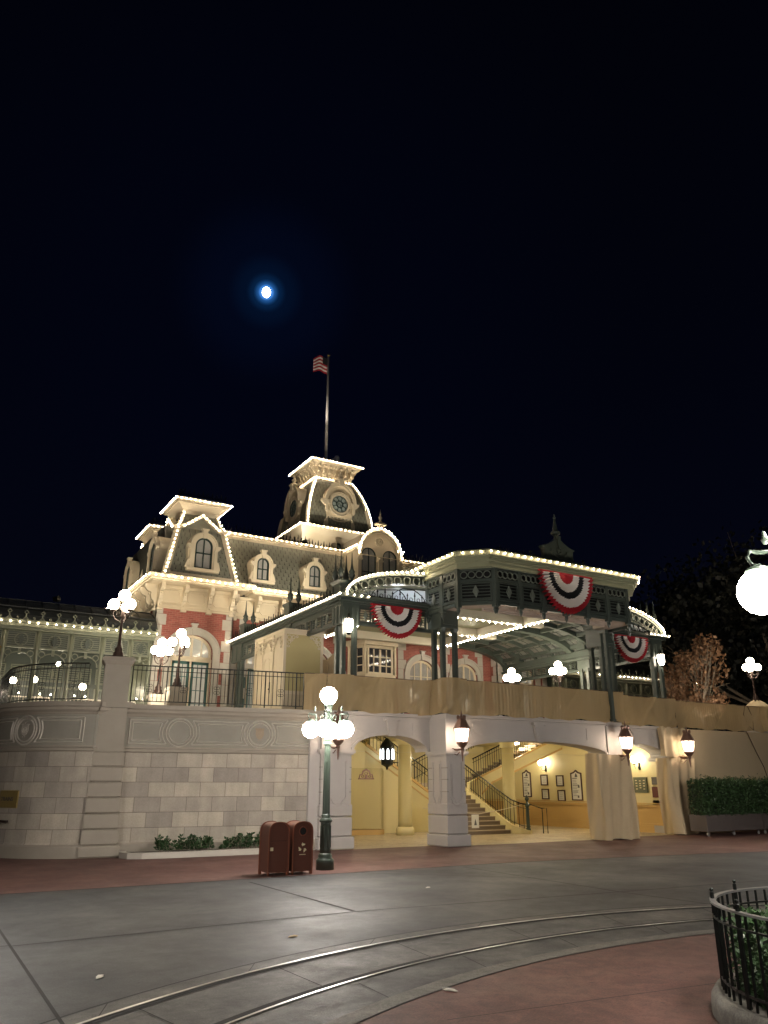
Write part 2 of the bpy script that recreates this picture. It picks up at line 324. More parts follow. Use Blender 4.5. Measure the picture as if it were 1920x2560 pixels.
# red pavement in front of the station
edge=[(-30,17.08),(1.9,17.1),(5.6,17.12),(9.7,17.15),(13.4,17.2),(16,17.0),(18.5,16.7),(22.6,16.05),(28,14.8),(45,9)]
m=MB(); m.face([(x,y,0) for x,y in edge]+[(45,25.6,0),(-30,25.6,0)]); S(m,'pavement',REDP)
m=MB()
for a,b in zip(edge,edge[1:]): m.face([(a[0],a[1]-.05,.001),(b[0],b[1]-.05,.001),(b[0],b[1]+.02,.001),(a[0],a[1]+.02,.001)])
S(m,'pavement_edge_joint',JOINT)
CX,CY=8.6,-2.5
def arcband(m,r0,r1,z,a0=20,a1=160,n=90,z1=None):
    P=[R(a0+(a1-a0)*k/n) for k in range(n+1)]
    for a,b in zip(P,P[1:]):
        m.face([(CX+r0*math.cos(a),CY+r0*math.sin(a),z),(CX+r1*math.cos(a),CY+r1*math.sin(a),z),(CX+r1*math.cos(b),CY+r1*math.sin(b),z),(CX+r0*math.cos(b),CY+r0*math.sin(b),z)])
        if z1 is not None: m.face([(CX+r1*math.cos(a),CY+r1*math.sin(a),z),(CX+r1*math.cos(b),CY+r1*math.sin(b),z),(CX+r1*math.cos(b),CY+r1*math.sin(b),z1),(CX+r1*math.cos(a),CY+r1*math.sin(a),z1)])
m=MB(); arcband(m,11.3,12.74,.0); S(m,'track_slab',SLAB)
m=MB(); arcband(m,10.6,11.3,.0); S(m,'track_slab_inner',SLABD)
m=MB(); arcband(m,10.38,10.6,.03,z1=0); S(m,'kerb',KERB)
m=MB(); 
pts=[(CX+10.37*math.cos(R(a)),CY+10.37*math.sin(R(a)),.024) for a in range(10,171,2)]
m.face(pts+[(-4,-14,.024),(22,-14,.024)]); S(m,'pavement_island',REDP)
m=MB(); arcband(m,12.43,12.468,.012,z1=0); arcband(m,11.33,11.362,.012,z1=0); S(m,'tram_rail',STEEL)
m=MB()
for r0,r1 in ((12.74,12.765),(12.35,12.43),(11.362,11.46),(12.468,12.485),(10.6,10.612)): arcband(m,r0,r1,.006)
# joints across the slabs
for k,a in enumerate(range(24,160,9)):
    c,s_=math.cos(R(a)),math.sin(R(a)); t=Vector((-s_,c))*.007
    for ra,rb in ((11.46,12.35),(12.48,12.74),(10.61,11.25)):
        p,q=Vector((CX+ra*c,CY+ra*s_)),Vector((CX+rb*math.cos(R(a-1.6)),CY+rb*math.sin(R(a-1.6))))
        m.face([(*(p-t),.006),(*(p+t),.006),(*(q+t),.006),(*(q-t),.006)])
def jl(p,q,w=.018,z=.001):
    p,q=Vector(p),Vector(q); d=(q-p).normalized(); t=Vector((-d.y,d.x))*w
    m.face([(*(p-t),z),(*(q-t),z),(*(q+t),z),(*(p+t),z)])
jl((1.5,17.0),(1.5,7.1)); jl((-20,12.02),(1.5,11.8)); jl((1.5,11.75),(6.7,12.05)); jl((6.7,12.05),(11.9,11.65)); jl((11.9,11.65),(20,11.2)); jl((12.1,16.9),(11.9,11.6)); jl((11.9,11.6),(12.02,9.8)); jl((6.5,16.6),(6.52,12.1),.03)
jl((9.2,17.1),(12.05,14.2)); jl((9.6,8.0),(7.0,-2),.008,.025);jl((5.0,3.4),(12,2.2),.008,.025); jl((4.3,6.3),(11.5,5.6),.006,.025)
S(m,'pavement_joint',JOINT)
# fallen leaves / scraps on the road
for k,(px,py,c,lab) in enumerate([(250,2433,PAPER,'pale scrap of paper lying on the dark road near the left track joint'),(1070,2214,PAPER,'long pale scrap lying on the asphalt before the stone pier'),(1125,2473,PAPER,'small white scrap lying on the red island beside the kerb'),(733,2334,LEAFY,'tiny dry leaf on the asphalt above the curved rails')]):
    r=ray(px,py); t=1.86/-r.z; x,y=r.x*t,r.y*t
    m=MB(Fz(x,y,.034 if k==2 else .006,random.uniform(0,180))); L=.09
    m.face([(-L,0,0),(-.3*L,-.35*L,.006),(.5*L,-.3*L,.01),(L,0,.004),(.4*L,.35*L,.012),(-.4*L,.3*L,.008)]); m.face([(-L,0,-.003),(-.4*L,.3*L,-.003),(.4*L,.35*L,-.003),(L,0,-.003),(.5*L,-.3*L,-.003),(-.3*L,-.35*L,-.003)])
    tag(m.build('litter_scrap',c),lab,'litter')
# upper terrace
m=MB(); m.face([(2.3,27,4.1),(5.3,24.3,4.1),(11.3,23.4,4.1),(15.4,23.2,4.1),(15.4,22.4,4.1),(23.2,22.4,4.1),(23.2,23.3,4.1),(27.4,23.2,4.1),(60,23.2,4.1),(60,60,4.1),(-12,60,4.1),(-12,34,4.1),(2.3,32,4.1)]); S(m,'terrace_floor',TANF)
m=MB(); m.face([(11.3,23.6,3.82),(27.2,23.6,3.82),(27.2,35,3.82),(11.3,35,3.82)]); m.face([(15.5,22.6,3.82),(23,22.6,3.82),(23,23.6,3.82),(15.5,23.6,3.82)]); S(m,'underpass_ceiling',YELLOW)
m=MB(); m.face([(11.2,22.9,.008),(15.4,22.9,.008),(15.4,22.35,.008),(23.3,22.35,.008),(23.3,22.9,.008),(27.4,22.9,.008),(27.4,36,.008),(11.2,36,.008)]); S(m,'underpass_floor',TANF)

# ================= LEFT STONE WALL =================
# path: from far back on the left, round the bastion, past the pillar, along to the arcade
path=[]
for k in range(0,3): path.append((2.2,33-k*2.5))
for k in range(0,25):
    a=R(180+ k*(255-180)/24); path.append((5.3+3.1*math.cos(a),27+3.1*math.sin(a)))
path.append((5.35,24.32)); path.append((11.35,23.32))
P2=[Vector(p) for p in path]; SL=[0]
for a,b in zip(P2,P2[1:]): SL.append(SL[-1]+(b-a).length)
def wp(s_,z,off=0):
    s_=max(0,min(SL[-1]-1e-6,s_)); k=max(i for i in range(len(SL)-1) if SL[i]<=s_)
    t=(s_-SL[k])/(SL[k+1]-SL[k]); p=P2[k].lerp(P2[k+1],t)
    def nn(i): d=(P2[i+1]-P2[i]).normalized(); return Vector((d.y,-d.x))
    n=nn(k)
    if k<len(P2)-3:
        n0=nn(max(0,k-1)); n2=nn(min(len(P2)-3,k+1)); n=(n0.lerp(n,.5) if t<0 else n)
        n=((nn(max(k-1,0))+nn(k)).normalized()).lerp((nn(k)+nn(min(k+1,len(P2)-3))).normalized(),t).normalized()
    return Vector((p.x+n.x*off,p.y+n.y*off,z))
def s_of(x,y):  # arc length of nearest path point
    best=(1e9,0)
    for k,(a,b) in enumerate(zip(P2,P2[1:])):
        d=b-a; t=max(0,min(1,(Vector((x,y))-a).dot(d)/d.length_squared)); q=a+d*t; e=(q-Vector((x,y))).length
        if e<best[0]: best=(e,SL[k]+t*d.length)
    return best[1]
SW=T('stone_wall','long coursed stone retaining wall with rounded bastion and roundel frieze','wall',(5.3,24.3,0))
def strip(m,prof,s0=0,s1=None,uv=False,ds=.35):
    s1=SL[-1] if s1 is None else s1
    ss=sorted(set([s0,s1]+[x for x in SL if s0<x<s1]))
    fin=[]
    for a,b in zip(ss,ss[1:]):
        n=max(1,int((b-a)/ds)) if (b-a)>2 else 1
        for k in range(n): fin.append(a+(b-a)*k/n)
    fin.append(ss[-1])
    for a,b in zip(fin,fin[1:]):
        e=1e-5
        for (o0,z0),(o1,z1) in zip(prof,prof[1:]):
            m.face([wp(a+e,z0,o0),wp(b-e,z0,o0),wp(b-e,z1,o1),wp(a+e,z1,o1)])
            if uv: m.uv+= [(a,z0-2.77),(b,z0-2.77),(b,z1-2.77),(a,z1-2.77)]
m=MB(); m.uv=[]; strip(m,[(0.05,.33),(0,.38),(0,2.77)],uv=True); m.build('coursed_stone',STONE,SW)
m=MB(); m.uv=[]; strip(m,[(.10,0),(.10,.30),(.05,.34)],uv=True); m.uv=[(u*.8,v*.6) for u,v in m.uv]; m.build('plinth',STONEP,SW)
m=MB(); strip(m,[(0,2.77),(.05,2.79),(.07,2.86),(.02,2.89),(.02,2.93)]); strip(m,[(.02,3.78),(.05,3.80),(.07,3.84),(.16,3.9),(.18,3.97),(.24,4.0),(.24,4.12),(-.4,4.14)]); m.build('cornice',STONEP,SW)
m=MB(); strip(m,[(.02,2.93),(.02,3.78)]); m.build('frieze',STONEG,SW)
# medallion positions
def sp_px(px,py,v=23.9): 
    r=ray(px,py); t=v/r.y; return s_of(r.x*t,r.y*t)
sE=SL[-1]; sC=s_of(5.35,24.32); sPl=s_of(4.5,23.9)
rd=[sC+1.62, sC+4.05]; rb=s_of(5.3+3.1*math.cos(R(217)),27+3.1*math.sin(R(217)))
def mould(m,pts,w=.045,h=.03,base=.02):
    n=len(pts)
    for k in range(n):
        a,b=pts[k],pts[(k+1)%n]
        dx,dz=b[0]-a[0],b[1]-a[1]; L=math.hypot(dx,dz)
        if L<1e-5: continue
        nx,nz=-dz/L*w/2,dx/L*w/2; seg=max(1,int(L/.35))
        for j in range(seg):
            p=(a[0]+dx*j/seg,a[1]+dz*j/seg); q=(a[0]+dx*(j+1)/seg,a[1]+dz*(j+1)/seg)
            A=wp(p[0]-nx,p[1]-nz,base);B=wp(q[0]-nx,q[1]-nz,base);C=wp(q[0],q[1],base+h);D=wp(p[0],p[1],base+h);E=wp(q[0]+nx,q[1]+nz,base);G=wp(p[0]+nx,p[1]+nz,base)
            m.face([A,B,C,D]); m.face([D,C,E,G])
zc,hz=3.355,.34
def frame_between(m,sa,sb,ra=True,rb_=True,rr=.50):
    for d in (0,.085):
        h=hz-d; r=rr+d; pts=[]
        def side(s0,sgn):
            a0=math.asin(min(1,h/r)); return [(s0+sgn*r*math.cos(a0-2*a0*k/10),zc+sgn*r*math.sin(a0-2*a0*k/10)) for k in range(11)] if sgn>0 else [(s0-r*math.cos(a0-2*a0*k/10),zc-r*math.sin(a0-2*a0*k/10)) for k in range(11)]
        # left side from top to bottom, right side from bottom to top
        if ra: L=side(sa,1)
        else: L=[(sa+d,zc+h),(sa+d,zc-h)]
        if rb_: Rr=side(sb,-1)
        else: Rr=[(sb-d,zc-h),(sb-d,zc+h)]
        mould(m,L+Rr)
m=MB()
frame_between(m,sC+.18,rd[0],False,True); frame_between(m,rd[0],rd[1]); frame_between(m,rd[1],sE-.28,True,False)
frame_between(m,rb,sPl-.30,True,False); frame_between(m,rb-2.2,rb,False,True)
m.build('panel_moulding',STONEL,SW)
for k,s0 in enumerate([rb]+rd):
    m=MB()
    for r_ in (.40,.32): mould(m,[(s0+r_*math.cos(2*math.pi*j/28),zc+r_*math.sin(2*math.pi*j/28)) for j in range(28)],.05,.035)
    o=m.build('roundel',STONEL,SW)
    if k!=1:
        c=wp(s0,zc,.03); n=(wp(s0,zc,1)-wp(s0,zc,0)).normalized(); ang=math.degrees(math.atan2(n.y,n.x))+90
        m=MB(Fz(c.x,c.y,c.z,ang)); sh=[(-.12,.13),(-.16,.17),(-.10,.10),(-.05,.12),(0,.17),(.05,.12),(.10,.10),(.16,.17),(.12,.13),(.13,-.02),(.08,-.12),(0,-.17),(-.08,-.12),(-.13,-.02)]
        m.ext(sh,-.02,.0); m.ring(0,-.01,.09,.02,-.035,-.02,14); m.ext([(-.055,.04),(-.035,.04),(0,-.06),(.035,.04),(.055,.04),(.01,-.09),(-.01,-.09)],-.04,-.02)
        for q in (-.09,0,.09): m.sph(q,-.02,.19-abs(q)*.3,.017,8)
        m.sph(-.04,-.02,-.19,.014,8);m.sph(.04,-.02,-.19,.014,8)
        m.build('crest',CRESTM if k else STONEL,SW)
# pillar at the bastion's right end, with rusticated blocks
pm=Fz(4.95,24.0,0,-9.5)
def rblock(m,x0,x1,y0,y1,z0,z1,b=.035):
    m.frus((x0+b,x1-b,y0+b,y1,z0),(x0,x1,y0,y1,z0+b)); m.box(x0,x1,y0,y1,z0+b,z1-b); m.frus((x0,x1,y0,y1,z1-b),(x0+b,x1-b,y0+b,y1,z1))
PL=T('stone_pillar','tall stone pillar of bevelled blocks beside the bastion carrying a globe lamp','pillar',(4.95,24.0,0))
zz=[2.77,2.36,1.95,1.54,1.13,.72,.31]
m=MB(pm)
for k,(a,b) in enumerate(zip(zz[1:],zz)): rblock(m,-.42-.012*k,.42+.012*k,-.06-.02*k,.5,a+.006,b-.006)
m.build('shaft_block',STONEP,PL)
m=MB(pm); m.box(-.39,.39,.02,.5,.3,2.77); m.build('shaft_core',STONEP,PL)
m=MB(pm); rblock(m,-.52,.55,-.2,.5,0,.31,.04); m.build('base_block',STONEP,PL)
m=MB(pm); m.box(-.42,.42,-.08,.5,2.77,2.86); m.box(-.38,.38,-.05,.5,2.86,3.98); m.box(-.44,.44,-.10,.5,2.80,2.83); m.box(-.5,.5,-.22,.5,3.98,4.14)
m.box(-.34,.34,-.062,-.05,2.95,3.9); m.build('panel_block',STONEP,PL)
m=MB(pm); m.box(-.36,.36,-.08,.62,4.14,5.22); m.frus((-.36,.36,-.08,.62,5.22),(-.44,.44,-.16,.70,5.32)); m.box(-.46,.46,-.18,.72,5.32,5.40); m.box(-.42,.42,-.14,.68,5.40,5.44)
m.build('pedestal',STONEP,PL)
# planter kerb at the foot of the wall
PK=T('planter_kerb','low pale kerb edging the planting strip under the stone wall','kerb',(8,23.1,0))
kp=[(5.62,23.95),(5.5,23.5),(5.6,23.15),(5.9,22.98),(6.6,22.9),(8,22.85),(9.8,22.92),(10.35,23.0),(10.5,23.3)]
m=MB(); m.beam([(x,y,.07) for x,y in kp],.17,.16); m.build('kerb_edge',STONEL,PK)
m=MB(); m.face([(x,y,.10) for x,y in kp[1:-1]]+[(10.5,23.55,.10),(5.6,24.35,.10)]); m.build('soil',SOIL,PK)
def leafclump(m,x,y,z,r,n,sz,up=.5):
    for _ in range(n):
        a=random.uniform(0,2*math.pi); e=random.uniform(-.2,1); rr=r*random.random()**.5
        c=Vector((x+rr*math.cos(a),y+rr*math.sin(a),z+random.uniform(0,1)*r*1.2))
        d=Vector((random.gauss(0,1),random.gauss(0,1),random.gauss(up,1))).normalized(); s_=d.cross(Vector((random.gauss(0,1),random.gauss(0,1),random.gauss(0,1)))).normalized()
        L=sz*random.uniform(.6,1.2); W=L*.38
        m.face([c,c+d*L*.5+s_*W,c+d*L,c+d*L*.5-s_*W])
lab=['leftmost low shrub in the kerbed strip under the stone wall','small leafy shrub second from the left under the stone wall','taller sprigged shrub in the middle of the planting strip','dense low shrub right of the middle of the planting strip','shrub with upright sprigs near the bins under the wall','low shrub growing just beside the maroon bins']
for k,x in enumerate([6.75,7.4,8.05,8.7,9.35,9.95]):
    t=T('leafy_shrub',lab[k],'shrub',(x,23.35,.1),'shrubs in the strip under the stone wall')
    st=MB(); lf=MB()
    for j in range(13):
        a=random.uniform(0,6.28); p0=Vector((x+random.uniform(-.33,.33),23.38+random.uniform(-.15,.15),.1)); p1=p0+Vector((.12*math.cos(a),.12*math.sin(a),random.uniform(.22,.42)))
        st.tube([p0,p1],.008,4)
        for q in range(26):
            c=p0.lerp(p1,random.uniform(.2,1)); d=Vector((random.gauss(0,1),random.gauss(0,1),.7)).normalized(); s_=d.cross(Vector((random.gauss(0,1),random.gauss(0,1),random.gauss(0,1)))).normalized(); L=random.uniform(.08,.13)
            lf.face([c,c+d*L*.5+s_*L*.28,c+d*L,c+d*L*.5-s_*L*.28])
    st.build('stem',BARK,t); lf.build('foliage',LEAF,t)
# brass plaque and handrail on the bastion's left
r=ray(28,2080); s0=s_of(*(Vector((r.x,r.y))*(24.6/r.y))); s0=s_of(5.3+3.1*math.cos(R(212)),27+3.1*math.sin(R(212)))
PQ=T('brass_plaque','curved brass plaque reading TRAINS on the bastion wall','plaque',wp(s0,1.65,0))
m=MB()
for j in range(6):
    a,b=s0-.36+.12*j,s0-.24+.12*j
    m.face([wp(a,1.28,.05),wp(b,1.28,.05),wp(b,1.72,.05),wp(a,1.72,.05)])
    m.face([wp(a,1.72,.05),wp(b,1.72,.05),wp(b,1.74,0),wp(a,1.74,0)]); m.face([wp(a,1.28,.05),wp(b,1.28,.05),wp(b,1.26,0),wp(a,1.26,0)])
for q in (s0-.36,s0+.36): m.face([wp(q,1.28,.05),wp(q,1.72,.05),wp(q,1.72,0),wp(q,1.28,0)])
m.build('plate',BRASS,PQ)
def text(body,M,size,mt,name,parent=None,align='CENTER',ext=.004):
    c=bpy.data.curves.new(name,'FONT'); c.body=body; c.size=size; c.align_x=align; c.align_y='CENTER'; c.extrude=ext; c.resolution_u=2
    o=bpy.data.objects.new(name,c); COL.objects.link(o); bpy.context.view_layer.update()
    dg=bpy.context.evaluated_depsgraph_get(); me=bpy.data.meshes.new_from_object(o.evaluated_get(dg)); bpy.data.objects.remove(o)
    Mx=M@Matrix.Rotation(R(90),4,'X'); off=WL[parent.name] if parent else Vector((0,0,0))
    me.transform(Mx); me.transform(Matrix.Translation(-off)); me.materials.clear(); me.materials.append(mt)
    o=bpy.data.objects.new(name,me); COL.objects.link(o); WL[o.name]=off
    if parent: o.parent=parent
    return o
n=(wp(s0,0,1)-wp(s0,0,0)).normalized(); c=wp(s0,1.5,.07)
text('TRAINS',Fz(c.x,c.y,c.z,math.degrees(math.atan2(n.y,n.x))+90),.15,INK,'lettering',PQ)
HR=T('handrail','dark curved metal handrail end mounted on the bastion left of the pillar','handrail',wp(s_of(3,25.2),1,.1))
s0=s_of(5.3+3.1*math.cos(R(203)),27+3.1*math.sin(R(203)))
m=MB(); m.tube([wp(s0-.9,1.62,.22),wp(s0-.35,1.32,.22),wp(s0,1.05,.22),wp(s0+.2,.95,.22),wp(s0+.75,.93,.22)],.028,8); m.sph(*wp(s0+.78,.93,.22),.035,8)
m.build('rail',BRONZE,HR)
m=MB(); m.tube([wp(s0-.1,1.1,.22),wp(s0-.1,1.02,.0)],.014,6); m.tube([wp(s0+.5,.93,.22),wp(s0+.5,.88,0)],.014,6); m.build('bracket',BRONZE,HR)

# ================= railings on the terrace =================
def railing(name,label,pts,z0,h,group,sp=.125,closedtop=True,mat_=IRON,orn=True,br=.008):
    t=T(name,label,'railing',(pts[0][0],pts[0][1],z0),group)
    P=[Vector(p) for p in pts]; L=[0]
    for a,b in zip(P,P[1:]): L.append(L[-1]+(b-a).length)
    def at(s_):
        k=max(i for i in range(len(L)-1) if L[i]<=s_+1e-9); k=min(k,len(P)-2); return P[k].lerp(P[k+1],(s_-L[k])/(L[k+1]-L[k]))
    m=MB(); nn=max(2,int(L[-1]/.3)); top=[at(L[-1]*k/nn) for k in range(nn+1)]
    m.beam([(p.x,p.y,z0+h) for p in top],.055,.03); m.build('top_rail',mat_,t)
    m=MB(); m.beam([(p.x,p.y,z0+h-.14) for p in top],.02,.02); m.beam([(p.x,p.y,z0+.08) for p in top],.03,.025); m.build('rail_bar',mat_,t)
    m=MB(); n=int(L[-1]/sp)
    for k in range(n+1):
        p=at(min(L[-1],k*L[-1]/n)); r_=br if k%8 else br*2
        m.box(p.x-r_,p.x+r_,p.y-r_,p.y+r_,z0 if not k%8 else z0+.08,z0+h-.01)
    m.build('baluster',mat_,t,kind='stuff')
    if orn:
        m=MB()
        for k in range(4,n,8):
            p=at(k*L[-1]/n); q=at(min(L[-1],k*L[-1]/n+.05)); d=(q-p).normalized(); a=math.degrees(math.atan2(d.y,d.x))
            mm=m.M; m.M=Fz(p.x,p.y,z0+h*.42,a)
            for sx_ in (-1,1):
                for sz in (-1,1): m.ring(sx_*.045,sz*.07,.05,.012,-.006,.006,8)
            m.M=mm
        m.build('scroll',mat_,t)
    return t
arcp=[(5.3+2.95*math.cos(R(a)),27+2.95*math.sin(R(a))) for a in range(182,253,6)]
railing('terrace_railing','curved black iron railing on top of the rounded bastion',[(2.35,29.5),(2.35,28.2)]+arcp,4.14,1.1,'iron railings on the terrace edge')
railing('terrace_railing','straight black iron railing between the lamp pillar and the tan scrim',[(5.42,24.12),(8,23.70),(10.62,23.26)],4.14,1.12,'iron railings on the terrace edge')

# ================= ARCADE =================
AR=T('station_arcade','grey stucco arcade with three shallow arches under the balcony','arcade',(19.3,22.2,0))
def pier(x0,x1,y0,y1,label=None,panels=('f','l')):
    m=MB(); 
    rblock(m,x0-.09,x1+.09,y0-.09,y1,0,.36,.03)
    for a,b in ((.37,.93),(.95,1.30)): rblock(m,x0-.03,x1+.03,y0-.03,y1,a,b,.03)
    m.box(x0,x1,y0,y1,1.30,2.78)
    for z in (1.72,2.13,2.52): 
        pass
    m.box(x0-.05,x1+.05,y0-.05,y1,2.78,2.83); m.box(x0-.10,x1+.10,y0-.10,y1,2.83,2.93)
    m.box(x0+.01,x1-.01,y0+.01,y1,2.93,4.0)
    o=m.build('pier',ARCADE,AR)
    sh=lambda xc,hw,e:[(xc-hw+e,2.62-e),(xc+hw-e,2.62-e),(xc+hw-e,1.5),(xc+hw*.75-e,1.38+e),(xc+hw*.55-e,1.26+e),(xc,1.18+e),(xc-hw*.55+e,1.26+e),(xc-hw*.75+e,1.38+e),(xc-hw+e,1.5)]
    m=MB(); xc=(x0+x1)/2; hw=(x1-x0)*.34
    if 'f' in panels: 
        m.M=Fz(0,y0,0); m.band(sh(xc,hw,0),sh(xc,hw,.035),-.03,.0,True); m.ext(sh(xc,hw,.09),-.022,0)
    if 'l' in panels:
        yc=(y0+y1)/2; m.M=Fz(x0,0,0,-90); m.band([(-yc+a,z) for a,z in sh(0,hw,0)],[(-yc+a,z) for a,z in sh(0,hw,.035)],-.03,0,True); m.ext([(-yc+a,z) for a,z in sh(0,hw,.09)],-.022,0)
    if m.v: m.build('shield_panel',ARCADE,o)
    m=MB()
    for z in (1.66,2.04,2.40):
        m.box(x0-.012,x0+.06,y0-.012,y1,z-.012,z+.012); m.box(x1-.06,x1+.012,y0-.012,y1,z-.012,z+.012)
    m.build('course_joint',STONEG,o)
pier(11.25,12.32,23.15,24.1,panels=('f',)); pier(15.38,16.12,22.25,23.35); pier(22.8,23.56,22.25,23.35,panels=('f',)); pier(26.98,27.9,23.15,24.1,panels=('f',))
def arcwall(name,x0,x1,yf,ops,M=None):
    m=MB(M); m.wall(x0,x1,2.93,3.98,ops,.75,yf); m.box(x0-.02,x1+.02,yf-.05,yf+.8,3.98,4.02); m.box(x0-.02,x1+.02,yf-.10,yf+.9,4.03,4.09)
    m.box(x0-.05,x1+.05,yf-.2,yf+.9,4.09,4.135)
    m.face([(x0,yf+.75,2.93),(x1,yf+.75,2.93),(x1,yf+.76,2.935),(x0,yf+.76,2.935)])
    return m.build(name,ARCADE,AR)
o1=arcwall('arch_wall',11.3,15.37,23.2,[(13.83,1.42,2.93,2.935,.50)])
o2=arcwall('arch_wall',16.13,22.79,22.32,[(19.46,3.28,2.93,2.935,.40)])
o3=arcwall('arch_wall',23.57,27.95,23.2,[(25.27,1.68,2.93,2.935,.50)])
for q in (15.36,22.78): m=MB(); m.box(q,q+.8,22.2,23.4,3.99,4.133); m.build('cornice_block',ARCADE,AR)
# arch trim band and keystones
for xc,hw,ri,y,par in ((13.83,1.42,.5,23.2,o1),(19.46,3.28,.4,22.32,o2),(25.27,1.68,.5,23.2,o3)):
    m=MB(); a=[(xc-hw*math.cos(math.pi*k/24),2.94+ri*math.sin(math.pi*k/24)) for k in range(25)]; b=[(xc-(hw+.09)*math.cos(math.pi*k/24),2.94+(ri+.10)*math.sin(math.pi*k/24)) for k in range(25)]
    m.band(b,a,y-.04,y+.02); m.build('arch_moulding',ARCADE,par)
    m=MB(); z0=2.94+ri-.04; m.ext([(xc-.13,z0),(xc+.13,z0),(xc+.21,3.95),(xc-.21,3.95)],y-.10,y+.01); m.ext([(xc-.085,z0+.07),(xc+.085,z0+.07),(xc+.14,3.83),(xc-.14,3.83)],y-.115,y-.09); m.box(xc-.30,xc+.30,y-.14,y+.01,3.9,3.99)
    m.build('keystone',ARCADE,par)
    for s_ in (-1,1):
        m=MB(); x=xc+s_*hw*.80
        m.ext([(x-.28*1,3.86),(x+.28,3.86),(x+.28,3.62),(x+.1,3.55),(x-.1,3.5),(x-.28,3.44)] if s_>0 else [(x-.28,3.86),(x+.28,3.86),(x+.28,3.44),(x+.1,3.5),(x-.1,3.55),(x-.28,3.62)],y-.018,y+.002)
        m.build('spandrel_panel',ARCADE,par)
m=MB(); m.box(10.9,11.3,23.27,24.3,0,4.0); m.build('end_pier',ARCADE,AR)

# ================= UNDERPASS INTERIOR =================
UP=T('underpass_wall','yellow plastered back and side walls inside the arcade','wall',(27,30,0))
m=MB(); m.box(11.0,27.3,35.4,35.6,0,3.82); m.box(11.0,11.28,24.1,35.4,0,3.82); m.build('back_wall',YELLOW,UP)
m=MB(); m.box(26.95,27.25,23.5,35.4,1.05,3.82); m.build('side_wall',YELLOW,UP)
m=MB(); m.box(26.93,27.25,23.5,35.4,0,1.03); m.build('wainscot',OCHRE,UP)
m=MB(); m.box(26.86,26.94,23.5,35.4,1.0,1.08); m.box(26.89,26.94,23.5,35.4,1.12,1.15); m.box(26.88,26.94,23.5,35.4,.30,.36);  m.build('chair_rail',OCHRE,UP)
m=MB(); m.box(26.9,26.94,23.5,35.4,0,.28); m.build('skirting',OCHRE,UP)
# left bay: stair block
LS=T('stair','cream walled stair with black iron rail rising to the left behind the left arch','stairs',(17,29,0))
m=MB(); m.ext([(12.0,0),(20.8,0),(20.8,.35),(19.6,1.5),(16.4,3.45),(15.6,3.8),(12,3.8)],29.6,29.9); m.build('side_wall',YELLOW,LS)
m=MB(); m.beam([(20.8,29.58,.40),(19.6,29.58,1.52),(16.4,29.58,3.47)],.06,.12); m.beam([(20.8,29.59,.10),(19.6,29.59,1.22),(16.4,29.59,3.17)],.04,.05); m.build('stringer_trim',OCHRE,LS)
m=MB(); n=19
for k in range(n):
    x=20.6-k*.28; m.box(x-.30,x,29.9,31.6,0,.2*(k+1)*.98)
m.build('step',STEP,LS)
m=MB(); m.tube([(20.7,29.75,1.15),(19.6,29.75,2.45),(16.4,29.75,4.4)],.025,6); m.tube([(19.6,29.75,1.65),(16.4,29.75,3.6)],.014,5); m.tube([(19.6,29.75,2.2),(16.4,29.75,4.15)],.012,5)
for k in range(26):
    x=20.6-.17*k; z0=(.35+(20.8-x)*.958) if x>19.6 else 1.5+(19.6-x)*.61; m.box(x-.009,x+.009,29.74,29.76,z0,z0+.92)
m.build('iron_rail',IRON,LS)
m=MB(); m.box(20.62,20.74,29.69,29.81,.2,1.45); m.sph(20.68,29.75,1.52,.09,10); m.build('newel_post',LAMPG,LS)
m=MB(); m.box(17.9,18.3,31.9,35.4,0,3.82); m.build('back_wall',YELLOW,LS)
SB=T('closet_wall','pale yellow boxed wall with a brown crest under the left stair','wall',(15,28,0))
m=MB(); m.box(12.2,16.86,28.9,29.55,.22,2.5); m.build('board',PANELY,SB)
m=MB(); m.box(12.2,16.88,28.87,29.55,0,.2); m.build('skirting',OCHRE,SB)
m=MB(Fz(16.05,28.9,2.24)); m.band([(-.34,-.16),(-.3,.02),(-.2,.05),(-.16,.16),(0,.24),(.16,.16),(.2,.05),(.3,.02),(.34,-.16)],[(-.3,-.12),(-.26,-.01),(-.17,.01),(-.12,.11),(0,.18),(.12,.11),(.17,.01),(.26,-.01),(.3,-.12)],-.03,-.002)
m.box(-.36,.36,-.03,-.002,-.17,-.12); m.ring(0,.05,.07,.02,-.03,-.002,12); m.box(-.05,.05,-.035,-.002,-.12,.02); m.ring(-.16,-.05,.06,.02,-.03,-.002,10); m.ring(.16,-.05,.06,.02,-.03,-.002,10); m.build('crest',COPPER,SB)
for k,(x,y,lab) in enumerate([(17.45,28.2,'round cream column seen through the left arch'),(22.75,28.2,'round cream column behind the stairs in the centre arch')]):
    c=T('round_column',lab,'column',(x,y,0),'round columns in the underpass'); m=MB(); m.lathe([(.29,.3),(.27,.5),(.265,3.4)],x,y,0,28); m.build('shaft',PANELY,c,True)
    m=MB(); m.lathe([(.36,0),(.36,.22),(.33,.27),(.29,.31)],x,y,0,28); m.build('base',YELLOW,c,'auto'); m=MB(); m.lathe([(.27,3.4),(.31,3.45),(.36,3.6),(.4,3.65),(.4,3.82)],x,y,0,28); m.build('capital',YELLOW,c,'auto')
